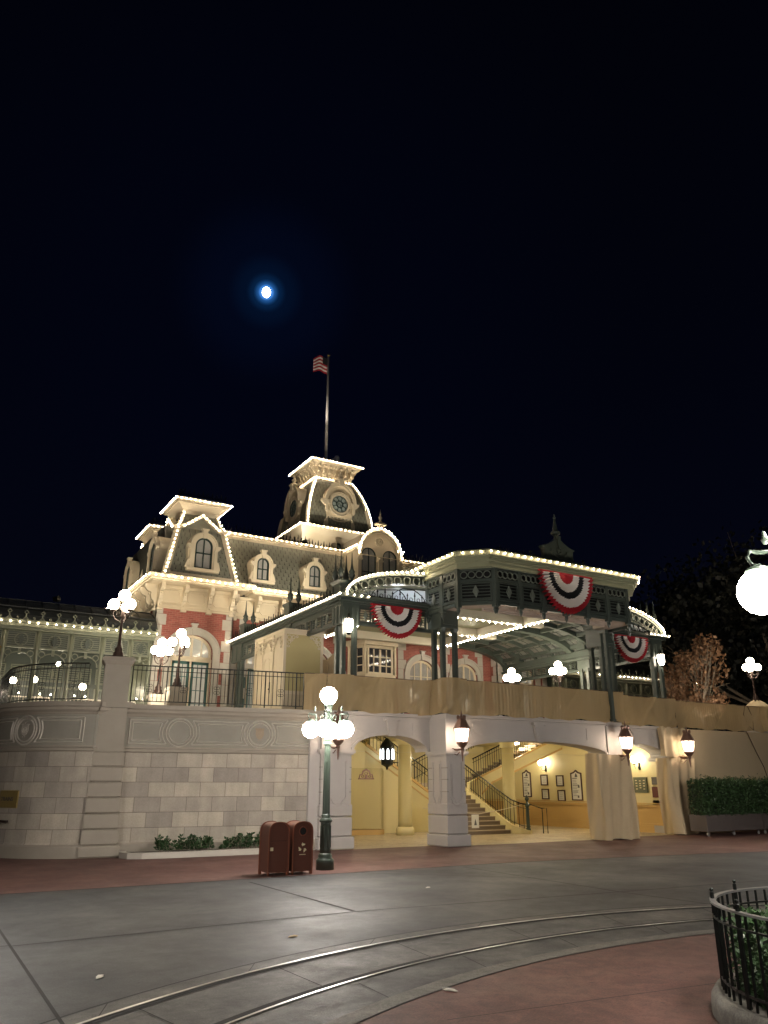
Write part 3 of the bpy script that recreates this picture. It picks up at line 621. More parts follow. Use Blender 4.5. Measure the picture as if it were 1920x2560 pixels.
# centre stair: lower flight climbing back-left, upper flight climbing right
CS=T('stair','main stair with brown treads, cream curb and black iron railing in the centre arch','stairs',(19,27,0))
def flight(m,p,d,s_,w,n,rise,run,z0):
    # p start (x,y), d unit climb dir, s_ unit side dir, width w
    d=Vector(d);s_=Vector(s_);p=Vector(p)
    for k in range(n):
        a=p+d*run*k; b=p+d*run*(k+1.05); z1=z0+rise*(k+1)
        q=[a,a+s_*w,b+s_*w,b]
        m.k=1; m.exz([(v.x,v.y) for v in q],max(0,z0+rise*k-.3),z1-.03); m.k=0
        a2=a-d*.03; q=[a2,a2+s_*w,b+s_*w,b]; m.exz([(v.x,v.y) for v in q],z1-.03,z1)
        m.k=0
dv=Vector((-.06,1)).normalized(); sv=Vector((-dv.y,dv.x)); sv=-sv if sv.x>0 else sv
m=MB(); 
for k in range(12):
    a=Vector((21.55,26.75))+dv*.30*k; b=Vector((21.55,26.75))+dv*.30*(k+1.05); z1=.16*(k+1); lx=lambda v:.692*v+.12
    q=[a,Vector((lx(a.y),a.y)),Vector((lx(b.y),b.y)),b]
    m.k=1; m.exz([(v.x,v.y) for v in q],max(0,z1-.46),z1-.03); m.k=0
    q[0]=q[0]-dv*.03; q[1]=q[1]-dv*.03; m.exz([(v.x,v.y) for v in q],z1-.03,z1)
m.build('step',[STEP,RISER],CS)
m=MB(); m.exz([(18.42,26.7),(18.52,26.7),(20.95,30.2),(20.85,30.2)],0,.5); m.exz([(19.2,27.8),(19.3,27.8),(20.95,30.2),(20.85,30.2)],.5,1.2); m.build('side_wall',YELLOW,CS)
m=MB()
def rail_on(m,pts,h=.95,sp=.15):
    P=[Vector(p) for p in pts]; m.tube([p+Vector((0,0,h)) for p in P],.026,6); m.tube([p+Vector((0,0,h-.16)) for p in P],.012,5); m.tube([p+Vector((0,0,.12)) for p in P],.012,5)
    for a,b in zip(P,P[1:]):
        n=max(1,int((b-a).xy.length/sp))
        for k in range(n): c=a.lerp(b,(k+.5)/n); m.box(c.x-.009,c.x+.009,c.y-.009,c.y+.009,c.z+.02,c.z+h)
e0=Vector((21.45,26.6)); e1=Vector((21.62,26.75))+dv*.3*12
m=MB(); pts=[(22.25,26.3,.14),(21.9,26.45,.2),(21.66,26.75,.34),(21.62,27.2,.56),(e1.x,e1.y,2.12)]
for a,b in zip(pts,pts[1:]):
    a,b=Vector(a),Vector(b); o_=Vector((.1,.06,0)); z=Vector((0,0,1))
    A=[a-o_,b-o_,b+o_,a+o_]; m.face(A); 
    for q,w_ in ((A[0],A[1]),(A[2],A[3]),(A[3],A[0]),(A[1],A[2])): m.face([q,w_,Vector((w_.x,w_.y,0)),Vector((q.x,q.y,0))])
m.build('curb_wall',YELLOW,CS,)
m=MB(); rail_on(m,pts); m.build('iron_rail',IRON,CS)
def newel(x,y,z,par,h=1.15):
    m=MB(); m.lathe([(.10,0),(.10,.1),(.07,.13),(.065,h-.25),(.09,h-.2),(.09,h-.12),(.05,h-.08),(.04,h-.02),(.085,h+.05),(.085,h+.1),(.04,h+.17),(.012,h+.22)],x,y,z,10); m.build('newel_post',LAMPG,par)
newel(22.15,26.35,.1,CS); newel(e1.x,e1.y,1.95,CS)
m=MB(); m.exz([(18.3,30.35),(21.45,30.35),(21.45,32.6),(18.3,32.6)],1.78,1.94); m.build('landing',STEP,CS)
# upper flight, seen side on, rising to the right behind the column
m=MB(); n=16
for k in range(n):
    x=21.7+k*.32; m.k=1; m.box(x,x+.33,29.5,30.34,max(0,1.6+.131*k),1.94+.131*(k+1)-.03); m.k=0; m.box(x-.03,x+.33,29.5,30.34,1.94+.131*(k+1)-.03,1.94+.131*(k+1))
m.build('upper_step',[STEP,RISER],CS)
m=MB(); m.ext([(21.45,1.2),(22.1,1.5),(22.7,1.95),(26.95,3.5),(26.95,3.82),(26.3,3.82),(21.8,2.1),(21.45,1.95)],29.3,29.5); m.build('stringer',YELLOW,CS)
m=MB(); m.beam([(21.8,29.28,2.1),(26.3,29.28,3.82)],.05,.07); m.beam([(22.1,29.28,1.5),(22.7,29.28,1.97),(26.95,29.28,3.5)],.05,.08); m.build('stringer_trim',OCHRE,CS)
m=MB(); rail_on(m,[(21.75,29.42,2.05),(25.0,29.42,3.35)],.9,.13); rail_on(m,[(18.4,32.5,1.94),(20.4,32.5,1.94),(24.2,32.5,3.6)],.9,.15); m.build('iron_rail',IRON,CS)
m=MB(); m.box(15,20.4,32.9,33.05,0,3.8);  m.build('back_wall',YELLOW,CS)
# closing rope, notice and handrail end
m=MB(); m.tube([(17.0,26.2,1.05),(18.3,26.1,.88),(19.6,26.25,.80),(20.9,26.45,.92),(21.9,26.4,1.1)],.014,6); tag(m.build('rope',CREAM),'pale rope hung across the foot of the main stair','rope')
nb=T('hanging_notice','small white notice hanging from the rope across the stair','notice',(19.35,26.15,.5)); m=MB(); m.box(19.18,19.52,26.13,26.15,.30,.78); m.build('card',PAPER,nb)
m=MB(); m.ext([(19.29,.4),(19.41,.4),(19.38,.52),(19.35,.62),(19.32,.52)],26.12,26.13); m.build('print',INK,nb)
sr=T('steel_handrail','short black handrail with two legs beside the foot of the stair','handrail',(22.7,26.3,0)); m=MB(); m.tube([(22.25,26.45,1.15),(22.75,26.2,.96),(22.95,26.1,.96),(22.95,26.1,0)],.02,6); m.tube([(22.78,26.18,.96),(22.78,26.18,0)],.02,6); m.build('rail',IRON,sr)
# hanging iron lantern behind left arch
HLX=17.15
hl=T('hanging_lantern','large black iron lantern with white windows hanging behind the left arch','lantern',(17.2,29.2,3))
m=MB(); m.lathe([(.05,3.7),(.10,3.65),(.22,3.52),(.29,3.4),(.30,3.35)],HLX,29.1,0,8); m.lathe([(.30,3.35),(.27,2.8)],HLX,29.1,0,8,False); m.lathe([(.27,2.8),(.25,2.65),(.05,2.55),(.03,2.45)],HLX,29.1,0,8); m.build('body',IRON,hl)
m=MB()
for k in range(8):
    a=2*math.pi*(k+.5)/8; m.M=Fz(HLX+.275*math.cos(a),29.1+.275*math.sin(a),0,math.degrees(a)+90); m.ext([(-.05,2.85),(.05,2.85),(.05,3.2),(.03,3.26),(0,3.28),(-.03,3.26),(-.05,3.2)],-.02,0)
m.M=None; m.build('glass',COLDL,hl)
# pictures on the side wall (plane u=26.95)
def pic(vc,zc_,w_,h_,kind,label):
    t=T(kind,label,'picture' if 'board' not in kind else 'notice board',(26.93,vc,zc_),None)
    m=MB(Fz(26.945,vc,zc_,-90)); hw,hh=w_/2,h_/2; f=.05
    if kind=='notice_board':
        o=[(-hw,-hh),(hw,-hh),(hw,hh),(hw*.4,hh+.05),(0,hh+.14),(-hw*.4,hh+.05),(-hw,hh)]; i_=[(-hw+f,-hh+f),(hw-f,-hh+f),(hw-f,hh-f),(hw*.4-.02,hh-.01),(0,hh+.07),(-hw*.4+.02,hh-.01),(-hw+f,hh-f)]
    else:
        o=[(-hw,-hh),(hw,-hh),(hw,hh),(-hw,hh)]; i_=[(-hw+f,-hh+f),(hw-f,-hh+f),(hw-f,hh-f),(-hw+f,hh-f)]
    m.band(o,i_,-.05,0,True); m.build('frame',FRAMEB,t)
    m=MB(Fz(26.945,vc,zc_,-90)); m.ext(i_,-.02,0); m.build('paper',PAPER,t)
    m=MB(Fz(26.945,vc,zc_,-90))
    if kind=='notice_board':
        m.ext([(-.09,hh-.18),(.09,hh-.18),(.06,hh-.08),(0,hh+.0),(-.06,hh-.08)],-.024,-.02)
        for k in range(11):
            z=hh-.25-k*.075; x=-hw+.09; m.box(x,x+random.uniform(.3,.62)*w_,-.023,-.02,z,z+(.035 if k%4==0 else .018))
        m.box(.08,.18,-.024,-.02,-.05,.06); m.box(.02,.12,-.024,-.02,-hh+.12,-hh+.22)
    else:
        for k in range(5): m.box(-hw*.5,hw*random.uniform(.2,.5),-.023,-.02,-hh*.5+k*.08,-hh*.5+k*.08+.008)
    m.build('print',INK,t)
pic(31.95,1.86,.62,1.15,'notice_board','tall arched notice board left of the small framed pictures')
pic(28.45,1.78,.70,1.2,'notice_board','tall arched notice board right of the small framed pictures')
pic(30.65,2.08,.50,.50,'framed_picture','upper left of four small framed pictures on the yellow wall')
pic(29.55,2.04,.50,.50,'framed_picture','upper right of four small framed pictures on the yellow wall')
pic(30.62,1.44,.50,.48,'framed_picture','lower left of four small framed pictures on the yellow wall')
pic(29.5,1.38,.50,.50,'framed_picture','lower right of four small framed pictures on the yellow wall')
pic(27.45,2.0,.5,.7,'framed_picture','framed picture half hidden by the draped cloth on the right pier')
def plq(vc,zc_,w_,h_,mt,label,dots=0,name='wall_plaque',cat='plaque'):
    t=T(name,label,cat,(26.93,vc,zc_)); M=Fz(26.945,vc,zc_,-90); m=MB(M); m.box(-w_/2,w_/2,-.05,0,-h_/2,h_/2); m.build('plate',mt,t)
    if dots:
        m=MB(M)
        for x,z in ((-.3,.22),(0,.2),(.3,.22),(-.28,.08),(0,.07),(.28,.08),(-.28,-.05),(0,-.03),(.28,-.05),(-.28,-.2),(0,-.14),(.28,-.2)):
            for q in range(3): m.box(x*w_-.06*w_+q*.045*w_,x*w_-.03*w_+q*.045*w_,-.056,-.05,z*h_*1.3-.02,z*h_*1.3+.02)
        m.build('lettering',CREAMS,t)
plq(24.62,1.86,.72,.62,OLIVE,'olive green plaque with pale lettering under the right wall lamp',1)
plq(23.82,2.02,.34,.30,INK,'small black plaque at the right edge of the right arch'); plq(23.82,1.58,.40,.42,MAROONP,'maroon plaque below the small black plaque')
plq(25.25,1.38,.16,.25,FIRE,'red fire alarm pull box beside the draped cloth',0,'fire_alarm_box','alarm'); plq(25.25,2.35,.14,.10,FIRE,'red alarm strobe above the olive plaque',0,'alarm_strobe','alarm')
def sconce(v,z,label,u=26.95,ang=-90):
    M=Fz(u,v,z,ang); t=T('wall_sconce',label,'wall lamp',M@Vector((0,0,0)),'globe wall lamps')
    m=MB(M); m.box(-.05,.05,-.03,0,-.3,0); m.tube([(0,0,-.12),(0,-.12,-.25),(0,-.26,-.24),(0,-.32,-.12),(0,-.3,-.08)],.014,6); m.lathe([(.03,-.09),(.07,-.04),(.07,-.02)],0,-.3,0,10); m.build('bracket',IRON,t)
    m=MB(M); m.sph(0,-.3,.12,.145,16); m.build('globe',GLOBES,t,True)
sconce(30.5,2.76,'globe wall lamp above the four small framed pictures'); sconce(24.6,2.76,'globe wall lamp above the olive green plaque')
# ceiling lamps inside (unseen fixtures above the arches, lighting the underpass)
for k,(x,y) in enumerate([(14,26.5),(19,25),(24.6,26.2),(24.9,30.2),(19.6,29.4),(18.2,34.2),(14,33.5)]):
    t=T('ceiling_lamp',['round ceiling lamp behind the left arch','round ceiling lamp over the foot of the main stair','round ceiling lamp behind the right arch','round ceiling lamp beside the picture wall','round ceiling lamp above the stair landing','round ceiling lamp at the back of the underpass','round ceiling lamp in the back left corner of the underpass'][k],'ceiling lamp',(x,y,3.8),'round ceiling lamps in the underpass')
    m=MB(); m.lathe([(.22,3.82),(.22,3.76),(.18,3.74)],x,y,0,16); m.build('rim',BRASS,t); m=MB(); m.lathe([(.17,3.75),(.15,3.70),(.08,3.67),(.001,3.66)],x,y,0,16,False); m.build('bowl',GLOBES,t,True)
    lampobj('ceiling_light',(x,y,3.55),[52,62,52,70,56,52,56][k],(1,.86,.60),.15,t)
# ================= STATION BUILDING =================
ST=T('station_building','red brick Victorian station with lit cream cornices, slate mansard roofs and clock tower','building',(19.3,36,4.1))
def window(par,M,xc,hw,sill,spring,rise,cols=2,rows=2,mf=DKFRAME,mg=GLASS,y=0,fw=.07,depth=.08,name='window'):
    m=MB(M); o=arch(xc,hw,sill,spring,rise); i_=arch(xc,hw-fw,sill+fw,spring,max(.001,rise-fw))
    m.band(o,i_,y-depth/2,y+depth/2,False); m.box(xc-hw,xc+hw,y-depth/2,y+depth/2,sill,sill+fw)
    top=spring+rise
    def zt(x): 
        t=abs(x-xc)/hw; return spring+rise*math.sqrt(max(0,1-t*t))-fw*.5
    for k in range(1,cols):
        x=xc-hw+2*hw*k/cols; b=.022 if (k*2!=cols or cols<4) else .05; m.box(x-b,x+b,y-.03,y+.03,sill+fw,zt(x))
    for k in range(1,rows):
        z=sill+(top-sill)*k/rows
        if z<spring: h_=hw-fw
        else: h_=hw*math.sqrt(max(0,1-((z-spring)/rise)**2))-fw if rise>.01 else 0
        if h_>.05: m.box(xc-h_,xc+h_,y-.028,y+.028,z-.022,z+.022)
    w_=m.build(name,mf,par)
    m=MB(M); g=arch(xc,hw-.01,sill+.01,spring,max(.001,rise-.01)); m.face([(x,y+.015,z) for x,z in g]); m.build('pane',mg,w_)
    return w_
def surround(par,M,xc,hw,sill,spring,rise,t=.2,y=0,out=.12,key=True,ears=True,sillon=True,mt=CREAM2):
    m=MB(M); a=arch(xc,hw,sill,spring,rise); b=arch(xc,hw+t,sill,spring,rise+t)
    m.band(b,a,y-out,y+.02)
    if t>.12: m.band(arch(xc,hw+t,spring,spring,rise+t)[1:-1],arch(xc,hw+t-.07,spring,spring,rise+t-.07)[1:-1],y-out-.04,y-out)
    if ears:
        for s_ in (-1,1):
            x=xc+s_*(hw+t); m.ext([(x-s_*.12,spring+.06),(x+s_*.14,spring+.06),(x+s_*.14,spring-.02),(x+s_*.04,spring-.14),(x-s_*.12,spring-.14)],y-out-.04,y)
    if key: z=spring+rise; m.ext([(xc-.07,z-.02),(xc+.07,z-.02),(xc+.12,z+t+.12),(xc-.12,z+t+.12)],y-out-.06,y); m.box(xc-.16,xc+.16,y-out-.09,y,z+t+.12,z+t+.17)
    if sillon: m.box(xc-hw-t-.1,xc+hw+t+.1,y-out-.06,y,sill-.14,sill-.0)
    return m.build('surround',mt,par)
def tiles(m,Lf,Rf,rows,tw=.26,nrm_out=.03):
    for r_ in range(rows):
        t0,t1=r_/rows,min(1,(r_+1.35)/rows); L0,R0,L1,R1=Lf(t0),Rf(t0),Lf(t1),Rf(t1); W=(R0-L0).length
        if W<.05: continue
        n=max(1,round(W/tw)); up=((L1+R1)/2-(L0+R0)/2); nn=(R0-L0).cross(up).normalized()*nrm_out*(1)
        off=.5 if r_%2 else 0; fancy=(r_<rows*.62 and r_>=1)
        for k in range(-1,n+1):
            a=(k+off)/n; b=(k+1+off)/n
            a,b=max(0,a),min(1,b)
            if b-a<.08/n: continue
            g=.04/n
            def P(x,t): return (L0.lerp(R0,x)).lerp(L1.lerp(R1,x),t)
            if fancy:
                c=(a+b)/2; hw_=(b-a)/2
                pts=[P(a+g,1),P(b-g,1)]; 
                low=[P(b-g,.42),P(c+hw_*.62,.12),P(c,-.02),P(c-hw_*.62,.12),P(a+g,.42)]
                m.face([pts[0],pts[1]]+[q-nn*0+nn*w_ for q,w_ in zip(low,(.6,.9,1,.9,.6))])
            else: m.face([P(a+g,1),P(b-g,1),P(b-g,.04)+nn,P(a+g,.04)+nn])
# ---- brick body ----
ZT,ZF,ZS=4.1,9.27,10.2
m=MB(Fz(10.03,33.8)); m.wall(-1.73,1.73,ZT,ZF,[(0,.92,ZT,7.35,.75)],.3)
m.M=Fz(11.75,34.4); 
m.M=Fz(19.3,34.4); m.wall(-7.6,7.6,ZT,ZF,[(-6.45,.6,ZT,7.3,.55),(-3.1,.8,5.45,7.3,.7),(3.1,.8,5.45,7.3,.7),(5.85,.8,5.45,7.3,.7)],.3)
m.M=Fz(28.57,33.8); m.wall(-1.73,1.73,ZT,ZF,[(0,.92,ZT,7.35,.75)],.3)
m.M=None
m.face([(8.3,33.8,ZT),(8.3,42,ZT),(8.3,42,ZF),(8.3,33.8,ZF)]); m.face([(30.3,33.8,ZT),(30.3,42,ZT),(30.3,42,ZF),(30.3,33.8,ZF)]); m.face([(8.3,42,ZT),(30.3,42,ZT),(30.3,42,ZF),(8.3,42,ZF)])
m.face([(11.76,33.8,ZT),(11.76,34.4,ZT),(11.76,34.4,ZF),(11.76,33.8,ZF)]); m.face([(26.84,33.8,ZT),(26.84,34.4,ZT),(26.84,34.4,ZF),(26.84,33.8,ZF)])
m.build('brick_wall',BRICK,ST)
# quoins
m=MB()
def quoin(x,y,sx,z0=ZT,z1=ZF,two=True):
    k=0; z=z0
    while z<z1-.1:
        w1=.46 if k%2 else .30; w2=.30 if k%2 else .46; zt=min(z+.48,z1)
        m.box(min(x,x+sx*w1)-(.03 if sx>0 else -0),max(x,x+sx*w1)+(.03 if sx<0 else 0),y-.03,y+.02,z+.008,zt-.008)
        if two: m.box(x-.03 if sx>0 else x-.02,x+.02 if sx>0 else x+.03,y-.03,y+w2,z+.008,zt-.008)
        z=zt; k+=1
    m.build('quoin',QUOIN,ST); m.__init__()
quoin(8.3,33.8,1); quoin(11.76,33.8,-1); quoin(26.84,33.8,1); quoin(30.3,33.8,-1); quoin(12.35,34.4,1,two=False); quoin(20.95,34.4,1,two=False); quoin(17.65,34.4,-1,two=False); quoin(23.7,34.4,1,two=False);quoin(26.3,34.4,-1,two=False)
quoin(8.3,41.5,1)
# frieze, brackets, eave
def frieze(M,x0,x1,pitch,ends=True):
    m=MB(M); m.box(x0,x1,-.02,.1,ZF-.02,ZS); m.box(x0,x1,-.10,.0,ZF-.03,ZF+.06); m.box(x0,x1,-.07,0,ZF-.12,ZF-.04); m.box(x0,x1,-.09,0,ZS-.16,ZS-.02)
    f_=m.build('frieze',CREAM,ST)
    n=max(1,round((x1-x0)/pitch)); m=MB(M)
    for k in range(n+1):
        x=x0+(x1-x0)*k/n; x=min(max(x,x0+.1),x1-.1)
        b=MB(M); prof=[(0,ZF-.16),(-.08,ZF-.16),(-.10,ZF+.05),(-.14,ZF+.2),(-.22,ZF+.26),(-.26,ZF+.42),(-.25,ZF+.56),(-.42,ZF+.62),(-.52,ZF+.74),(-.52,ZS),(0,ZS)]
        b.exx(prof,x-.085,x+.085); b.sph(x,-.33,ZF+.5,.055,8,1.3); b.sph(x,-.17,ZF+.02,.04,8,1.2); b.box(x-.12,x+.12,-.16,0,ZF-.22,ZF-.14); b.build('bracket',CREAM2,f_)
    for k in range(n):
        a=x0+(x1-x0)*k/n+.17; c=x0+(x1-x0)*(k+1)/n-.17; z0,z1=ZF+.16,ZS-.22; q=.12
        if c-a<.25: continue
        def oc(e): return [(a+q,z0+e),(c-q,z0+e),(c-e,z0+q),(c-e,z1-q),(c-q,z1-e),(a+q,z1-e),(a+e,z1-q),(a+e,z0+q)]
        m.band(oc(0),oc(.04),-.06,-.0,True)
    m.build('panel_moulding',CREAM2,f_)
frieze(Fz(10.03,33.8),-1.73,1.73,1.05); frieze(Fz(28.57,33.8),-1.73,1.73,1.05)
frieze(Fz(0,34.4),11.9,17.9,1.2); frieze(Fz(0,34.4),20.7,26.7,1.2)
frieze(Fz(8.3,0,0,-90),-41.9,-33.9,1.0)
def eave(name,segs,z0=ZS,z1=10.5,sof=0):
    for x0,x1,y0,y1 in segs:
        m=MB()
        m.box(x0,x1,y0,y1,z0+.14,z1-.1); m.box(x0+.07,x1-.07,y0+.07,y1,z0+.05,z0+.14); m.box(x0+.16,x1-.16,y0+.16,y1,z0,z0+.05); m.box(x0-.05,x1+.05,y0-.05,y1,z1-.1,z1); m.build(name,CREAM2,ST)
eave('cornice',[(7.72,12.42,33.05,34.45),(7.72,8.35,34.45,42.5),(12.47,17.2,33.4,34.5),(21.4,26.1,33.4,34.5),(26.18,30.88,33.05,34.45)])
m=MB(); zb=10.38; e=.07
def B(p,q): BULBS(m,p,q,.25,.036)
B((7.65,33.0-e,zb),(12.45,33.0-e,zb)); B((7.65-e,33.2,zb),(7.65-e,42.5,zb)); B((12.5,33.35-e,zb),(17.1,33.35-e,zb)); B((21.5,33.35-e,zb),(26,33.35-e,zb)); B((26.1,33-e,zb),(30.9,33-e,zb))
# ---- pavilions ----
def pavilion(cx,cy,name='pavilion_roof'):
    parts=MB(); tl=MB(); cr_=MB()
    H0,H1,H2=1.58,1.0,.78; z0,z1,z2,z3=10.6,13.15,13.8,14.3
    bk=MB(); bk.frus((cx-H0,cx+H0,cy-H0,cy+H0,z0),(cx-H1,cx+H1,cy-H1,cy+H1,z1)); bk.frus((cx-H1,cx+H1,cy-H1,cy+H1,z1),(cx-H2,cx+H2,cy-H2,cy+H2,z2))
    o=bk.build(name,SLATEB,ST)
    for a in (0,-90,90,180):
        M=Fz(cx,cy,0,a)
        tl.M=M
        Lf=lambda t:Vector((-(H0+(H1-H0)*t),-(H0+(H1-H0)*t)-.012,z0+(z1-z0)*t)); Rf=lambda t:Vector(((H0+(H1-H0)*t),-(H0+(H1-H0)*t)-.012,z0+(z1-z0)*t))
        tiles(tl,Lf,Rf,12)
        Lf2=lambda t:Vector((-(H1+(H2-H1)*t),-(H1+(H2-H1)*t)-.012,z1+(z2-z1)*t)); Rf2=lambda t:Vector(((H1+(H2-H1)*t),-(H1+(H2-H1)*t)-.012,z1+(z2-z1)*t))
        tiles(tl,Lf2,Rf2,3)
        parts.M=M
        parts.beam([(-H0-.02,-H0-.03,z0),(-H1-.02,-H1-.04,z1+.02)],.27,.17)
        parts.beam([(-H1-.0,-H1-.02,z1),(-H2,-H2,z2)],.22,.14)
        # shallow gable with moulding on each face
        y=-H1-.10; parts.band([(-H1-.14,z1-.08),(-H1+.16,z1-.02),(0,z1+.58),(H1-.16,z1-.02),(H1+.14,z1-.08)],[(-H1-.14,z1-.22),(-H1+.2,z1-.18),(0,z1+.42),(H1-.2,z1-.18),(H1+.14,z1-.22)],y-.16,y+.12)
        tl.face([(-H1+.1,y+.0,z1-.18),(H1-.1,y+.0,z1-.18),(0,y+.0,z1+.43)])
        cr_.M=M
        B_=lambda p,q,s_=.2: BULBS(cr_,p,q,s_,.034)
        B_((-H0-.04,-H0-.15,z0+.1),(-H1-.03,-H1-.17,z1)); B_((-H1-.14,y-.2,z1-.14),(-H1+.18,y-.2,z1-.1)); B_((-H1+.18,y-.2,z1-.1),(0,y-.2,z1+.5)); B_((0,y-.2,z1+.5),(H1-.18,y-.2,z1-.1)); B_((-H1,-H1-.1,z1+.1),(-H2,-H2-.1,z2))
        B_((-1.31,-1.35,14.33),(1.31,-1.35,14.33))
        # foot scrolls
        parts.box(-H0+.12,H0-.12,-H0-.12,-H0+.1,z0-.02,z0+.12); parts.sph(-H0+.08,-H0-.1,z0+.12,.13,8)
    parts.M=Fz(cx,cy)
    parts.frus((-.80,.80,-.80,.80,z2-.06),(-.9,.9,-.9,.9,z2+.12)); parts.frus((-.84,.84,-.84,.84,z2+.12),(-1.15,1.15,-1.15,1.15,z3-.1)); parts.box(-1.2,1.2,-1.2,1.2,z3-.1,z3-.02); parts.box(-1.31,1.31,-1.31,1.31,z3-.02,z3+.10)
    parts.build('trim',CREAM2,o); tl.build('slate',SLATE,o,); cr_.build('string_light',BULB,o,kind='stuff')
    m=MB(Fz(cx,cy)); m.frus((-1.25,1.25,-1.25,1.25,z3+.10),(-.9,.9,-.9,.9,z3+.3)); 
    m.build('cap_roof',LEAD,o)
    m=MB(Fz(cx,cy)); crest(m,-1.1,1.1,z3+.3,.32,-1.0); m.M=Fz(cx,cy,0,-90); crest(m,-1.1,1.1,z3+.3,.32,-1.0); m.build('cresting',IRON,o)
    return o
def crest(m,x0,x1,z,h,y=0,p=.22):
    n=max(1,round((x1-x0)/p)); m.box(x0,x1,y-.012,y+.012,z+.03,z+.06)
    for k in range(n+1):
        x=x0+(x1-x0)*k/n; m.box(x-.012,x+.012,y-.012,y+.012,z,z+h*(1 if k%2 else .75))
        m.ext([(x-.035,z+h*.62),(x,z+h*.5),(x+.035,z+h*.62),(x,z+h*(1.05 if k%2 else .85))],y-.01,y+.01)
        if k<n: m.ring(x+(x1-x0)/n/2,z+h*.3,.07,.018,y-.008,y+.008,8)
for cx in (10.03,28.57):
    for cy in (35.05,39.85): pavilion(cx,cy)
def dormer(M,hw,sill,spring,back,par=None,t=.2,s_=1):
    par=par or ST
    m=MB(M); a=arch(0,hw+t-.02,sill-.1,spring,hw+t-.02,12); n=len(a)
    A=[m.pt((x,.0,z)) for x,z in a]; Bk=[m.pt((x,back,z)) for x,z in a]
    for k in range(n-1): m.fi([A[k],A[k+1],Bk[k+1],Bk[k]])
    m.face([(x,.0,z) for x,z in a]); o=m.build('dormer',CREAM,par)
    surround(o,M,0,hw,sill,spring,hw,t=t*.8,out=.13)
    for q in (-1,1): m=MB(M); m.box(q*(hw+t*.5)-.07,q*(hw+t*.5)+.07,-.17,0,sill,spring-.14); m.ext([(q*(hw+.02),sill),(q*(hw+t+.12),sill),(q*(hw+t+.02),sill+.35),(q*(hw+.1),sill+.45)],-.12,0); m.build('pilaster',CREAM2,o)
    window(o,M,0,hw,sill,spring,hw,2,2,y=-.05)
for cx in (10.03,28.57):
    dormer(Fz(cx,33.35),.40,10.98,12.02,1.3,t=.3)
for cy in (35.05,39.85): dormer(Fz(8.3,cy,0,-90),.40,10.98,12.02,1.3,t=.3)
# ---- main mansard ----
bm=MB(); tl=MB()
for x0,x1 in ((11.3,18.0),(20.6,27.3)):
    bm.exx([(33.95,10.5),(35.05,13.3),(35.05,10.5)],x0,x1)
    Lf=lambda t:Vector((x0,33.94+1.11*t,10.5+2.8*t)); Rf=lambda t:Vector((x1,33.94+1.11*t,10.5+2.8*t)); tiles(tl,Lf,Rf,13)
bm.exx([(34,10.5),(42,10.5),(41,13.3),(35,13.3)],8.6,11.3)   # end roofs between pavilions
bm.exx([(34,10.5),(42,10.5),(41,13.3),(35,13.3)],27.3,30.0)
Lf=lambda t:Vector((8.55+1.0*t,38.4,10.5+2.6*t)); Rf=lambda t:Vector((8.55+1.0*t,36.4,10.5+2.6*t)); tiles(tl,Lf,Rf,12)
o=bm.build('mansard_roof',SLATEB,ST); tl.build('slate',SLATE,o)
m2=MB(); m2.exx([(35.05,13.3),(36.9,14.1),(38.5,14.1),(41,13.3)],11.0,27.6); m2.exx([(35.2,10.6),(35.2,13.3),(41,13.3),(41.8,10.6)],11,27.6); m2.build('upper_roof',LEAD,ST)
m2=MB()
for x0,x1 in ((11.15,18.15),(20.45,27.45)): m2.box(x0,x1,34.88,35.3,13.22,13.34); m2.box(x0,x1,34.80,35.3,13.34,13.44); m2.box(x0,x1,34.95,35.3,13.12,13.22)
m2.box(17.95,18.2,33.5,35.0,13.18,13.44); m2.box(20.4,20.65,33.5,35.0,13.18,13.44)
m2.build('roof_curb',CREAM2,ST)
B((11.15,34.77,13.37),(17.95,34.77,13.37)); B((20.65,34.77,13.37),(27.4,34.77,13.37)); B((17.9,34.8,13.37),(17.9,33.5,13.37)); B((17.95,33.42,13.37),(18.2,33.42,13.37)); B((20.4,33.42,13.37),(20.72,33.42,13.37)); B((20.7,34.8,13.37),(20.7,33.5,13.37))
for x in (13.05,15.75,22.85,25.55): dormer(Fz(x,33.75),.30,10.92,11.72,1.6,t=.24)
for v_,xa,xb,za,ha,pa in ((37.2,11.3,17,14.1,.55,.22),(37.2,21.5,27.3,14.1,.55,.22),(36.2,14.9,18.1,13.55,.62,.17),(36.23,14.9,18.1,13.62,.5,.17),(36.2,20.5,24,13.55,.62,.17)): m2=MB(Fz(0,v_)); crest(m2,xa,xb,za,ha,p=pa); m2.build('roof_cresting',IRON,ST)
dormer(Fz(18.15,36.0),.14,13.55,14.0,1.0,t=.14)
# ---- central bay with paired windows ----
cb=MB(); cb.wall(17.98,20.62,ZS-.6,12.95,[(18.68,.42,10.9,13.0-.08,.0001),(19.92,.42,10.9,13.0-.08,.0001)],.2,33.5)
cb.face([(17.98,33.5,9.3),(17.98,35.2,9.3),(17.98,35.2,13),(17.98,33.5,13)]); cb.face([(20.62,33.5,9.3),(20.62,35.2,9.3),(20.62,35.2,13),(20.62,33.5,13)])
# arched head
N_=24; hd=[(19.3-1.22*math.cos(math.pi*k/N_),12.95+1.42*math.sin(math.pi*k/N_)) for k in range(N_+1)]
low=[(17.98,12.95)]
o_=[(19.3-1.32*math.cos(math.pi*k/N_),12.95+1.50*math.sin(math.pi*k/N_)) for k in range(N_+1)]
A=[cb.pt((x,33.5,z)) for x,z in o_]; Bk=[cb.pt((x,36.2,z)) for x,z in o_]
for k in range(N_): cb.fi([A[k],A[k+1],Bk[k+1],Bk[k]])
cbo=cb.build('central_bay',CREAM,ST)
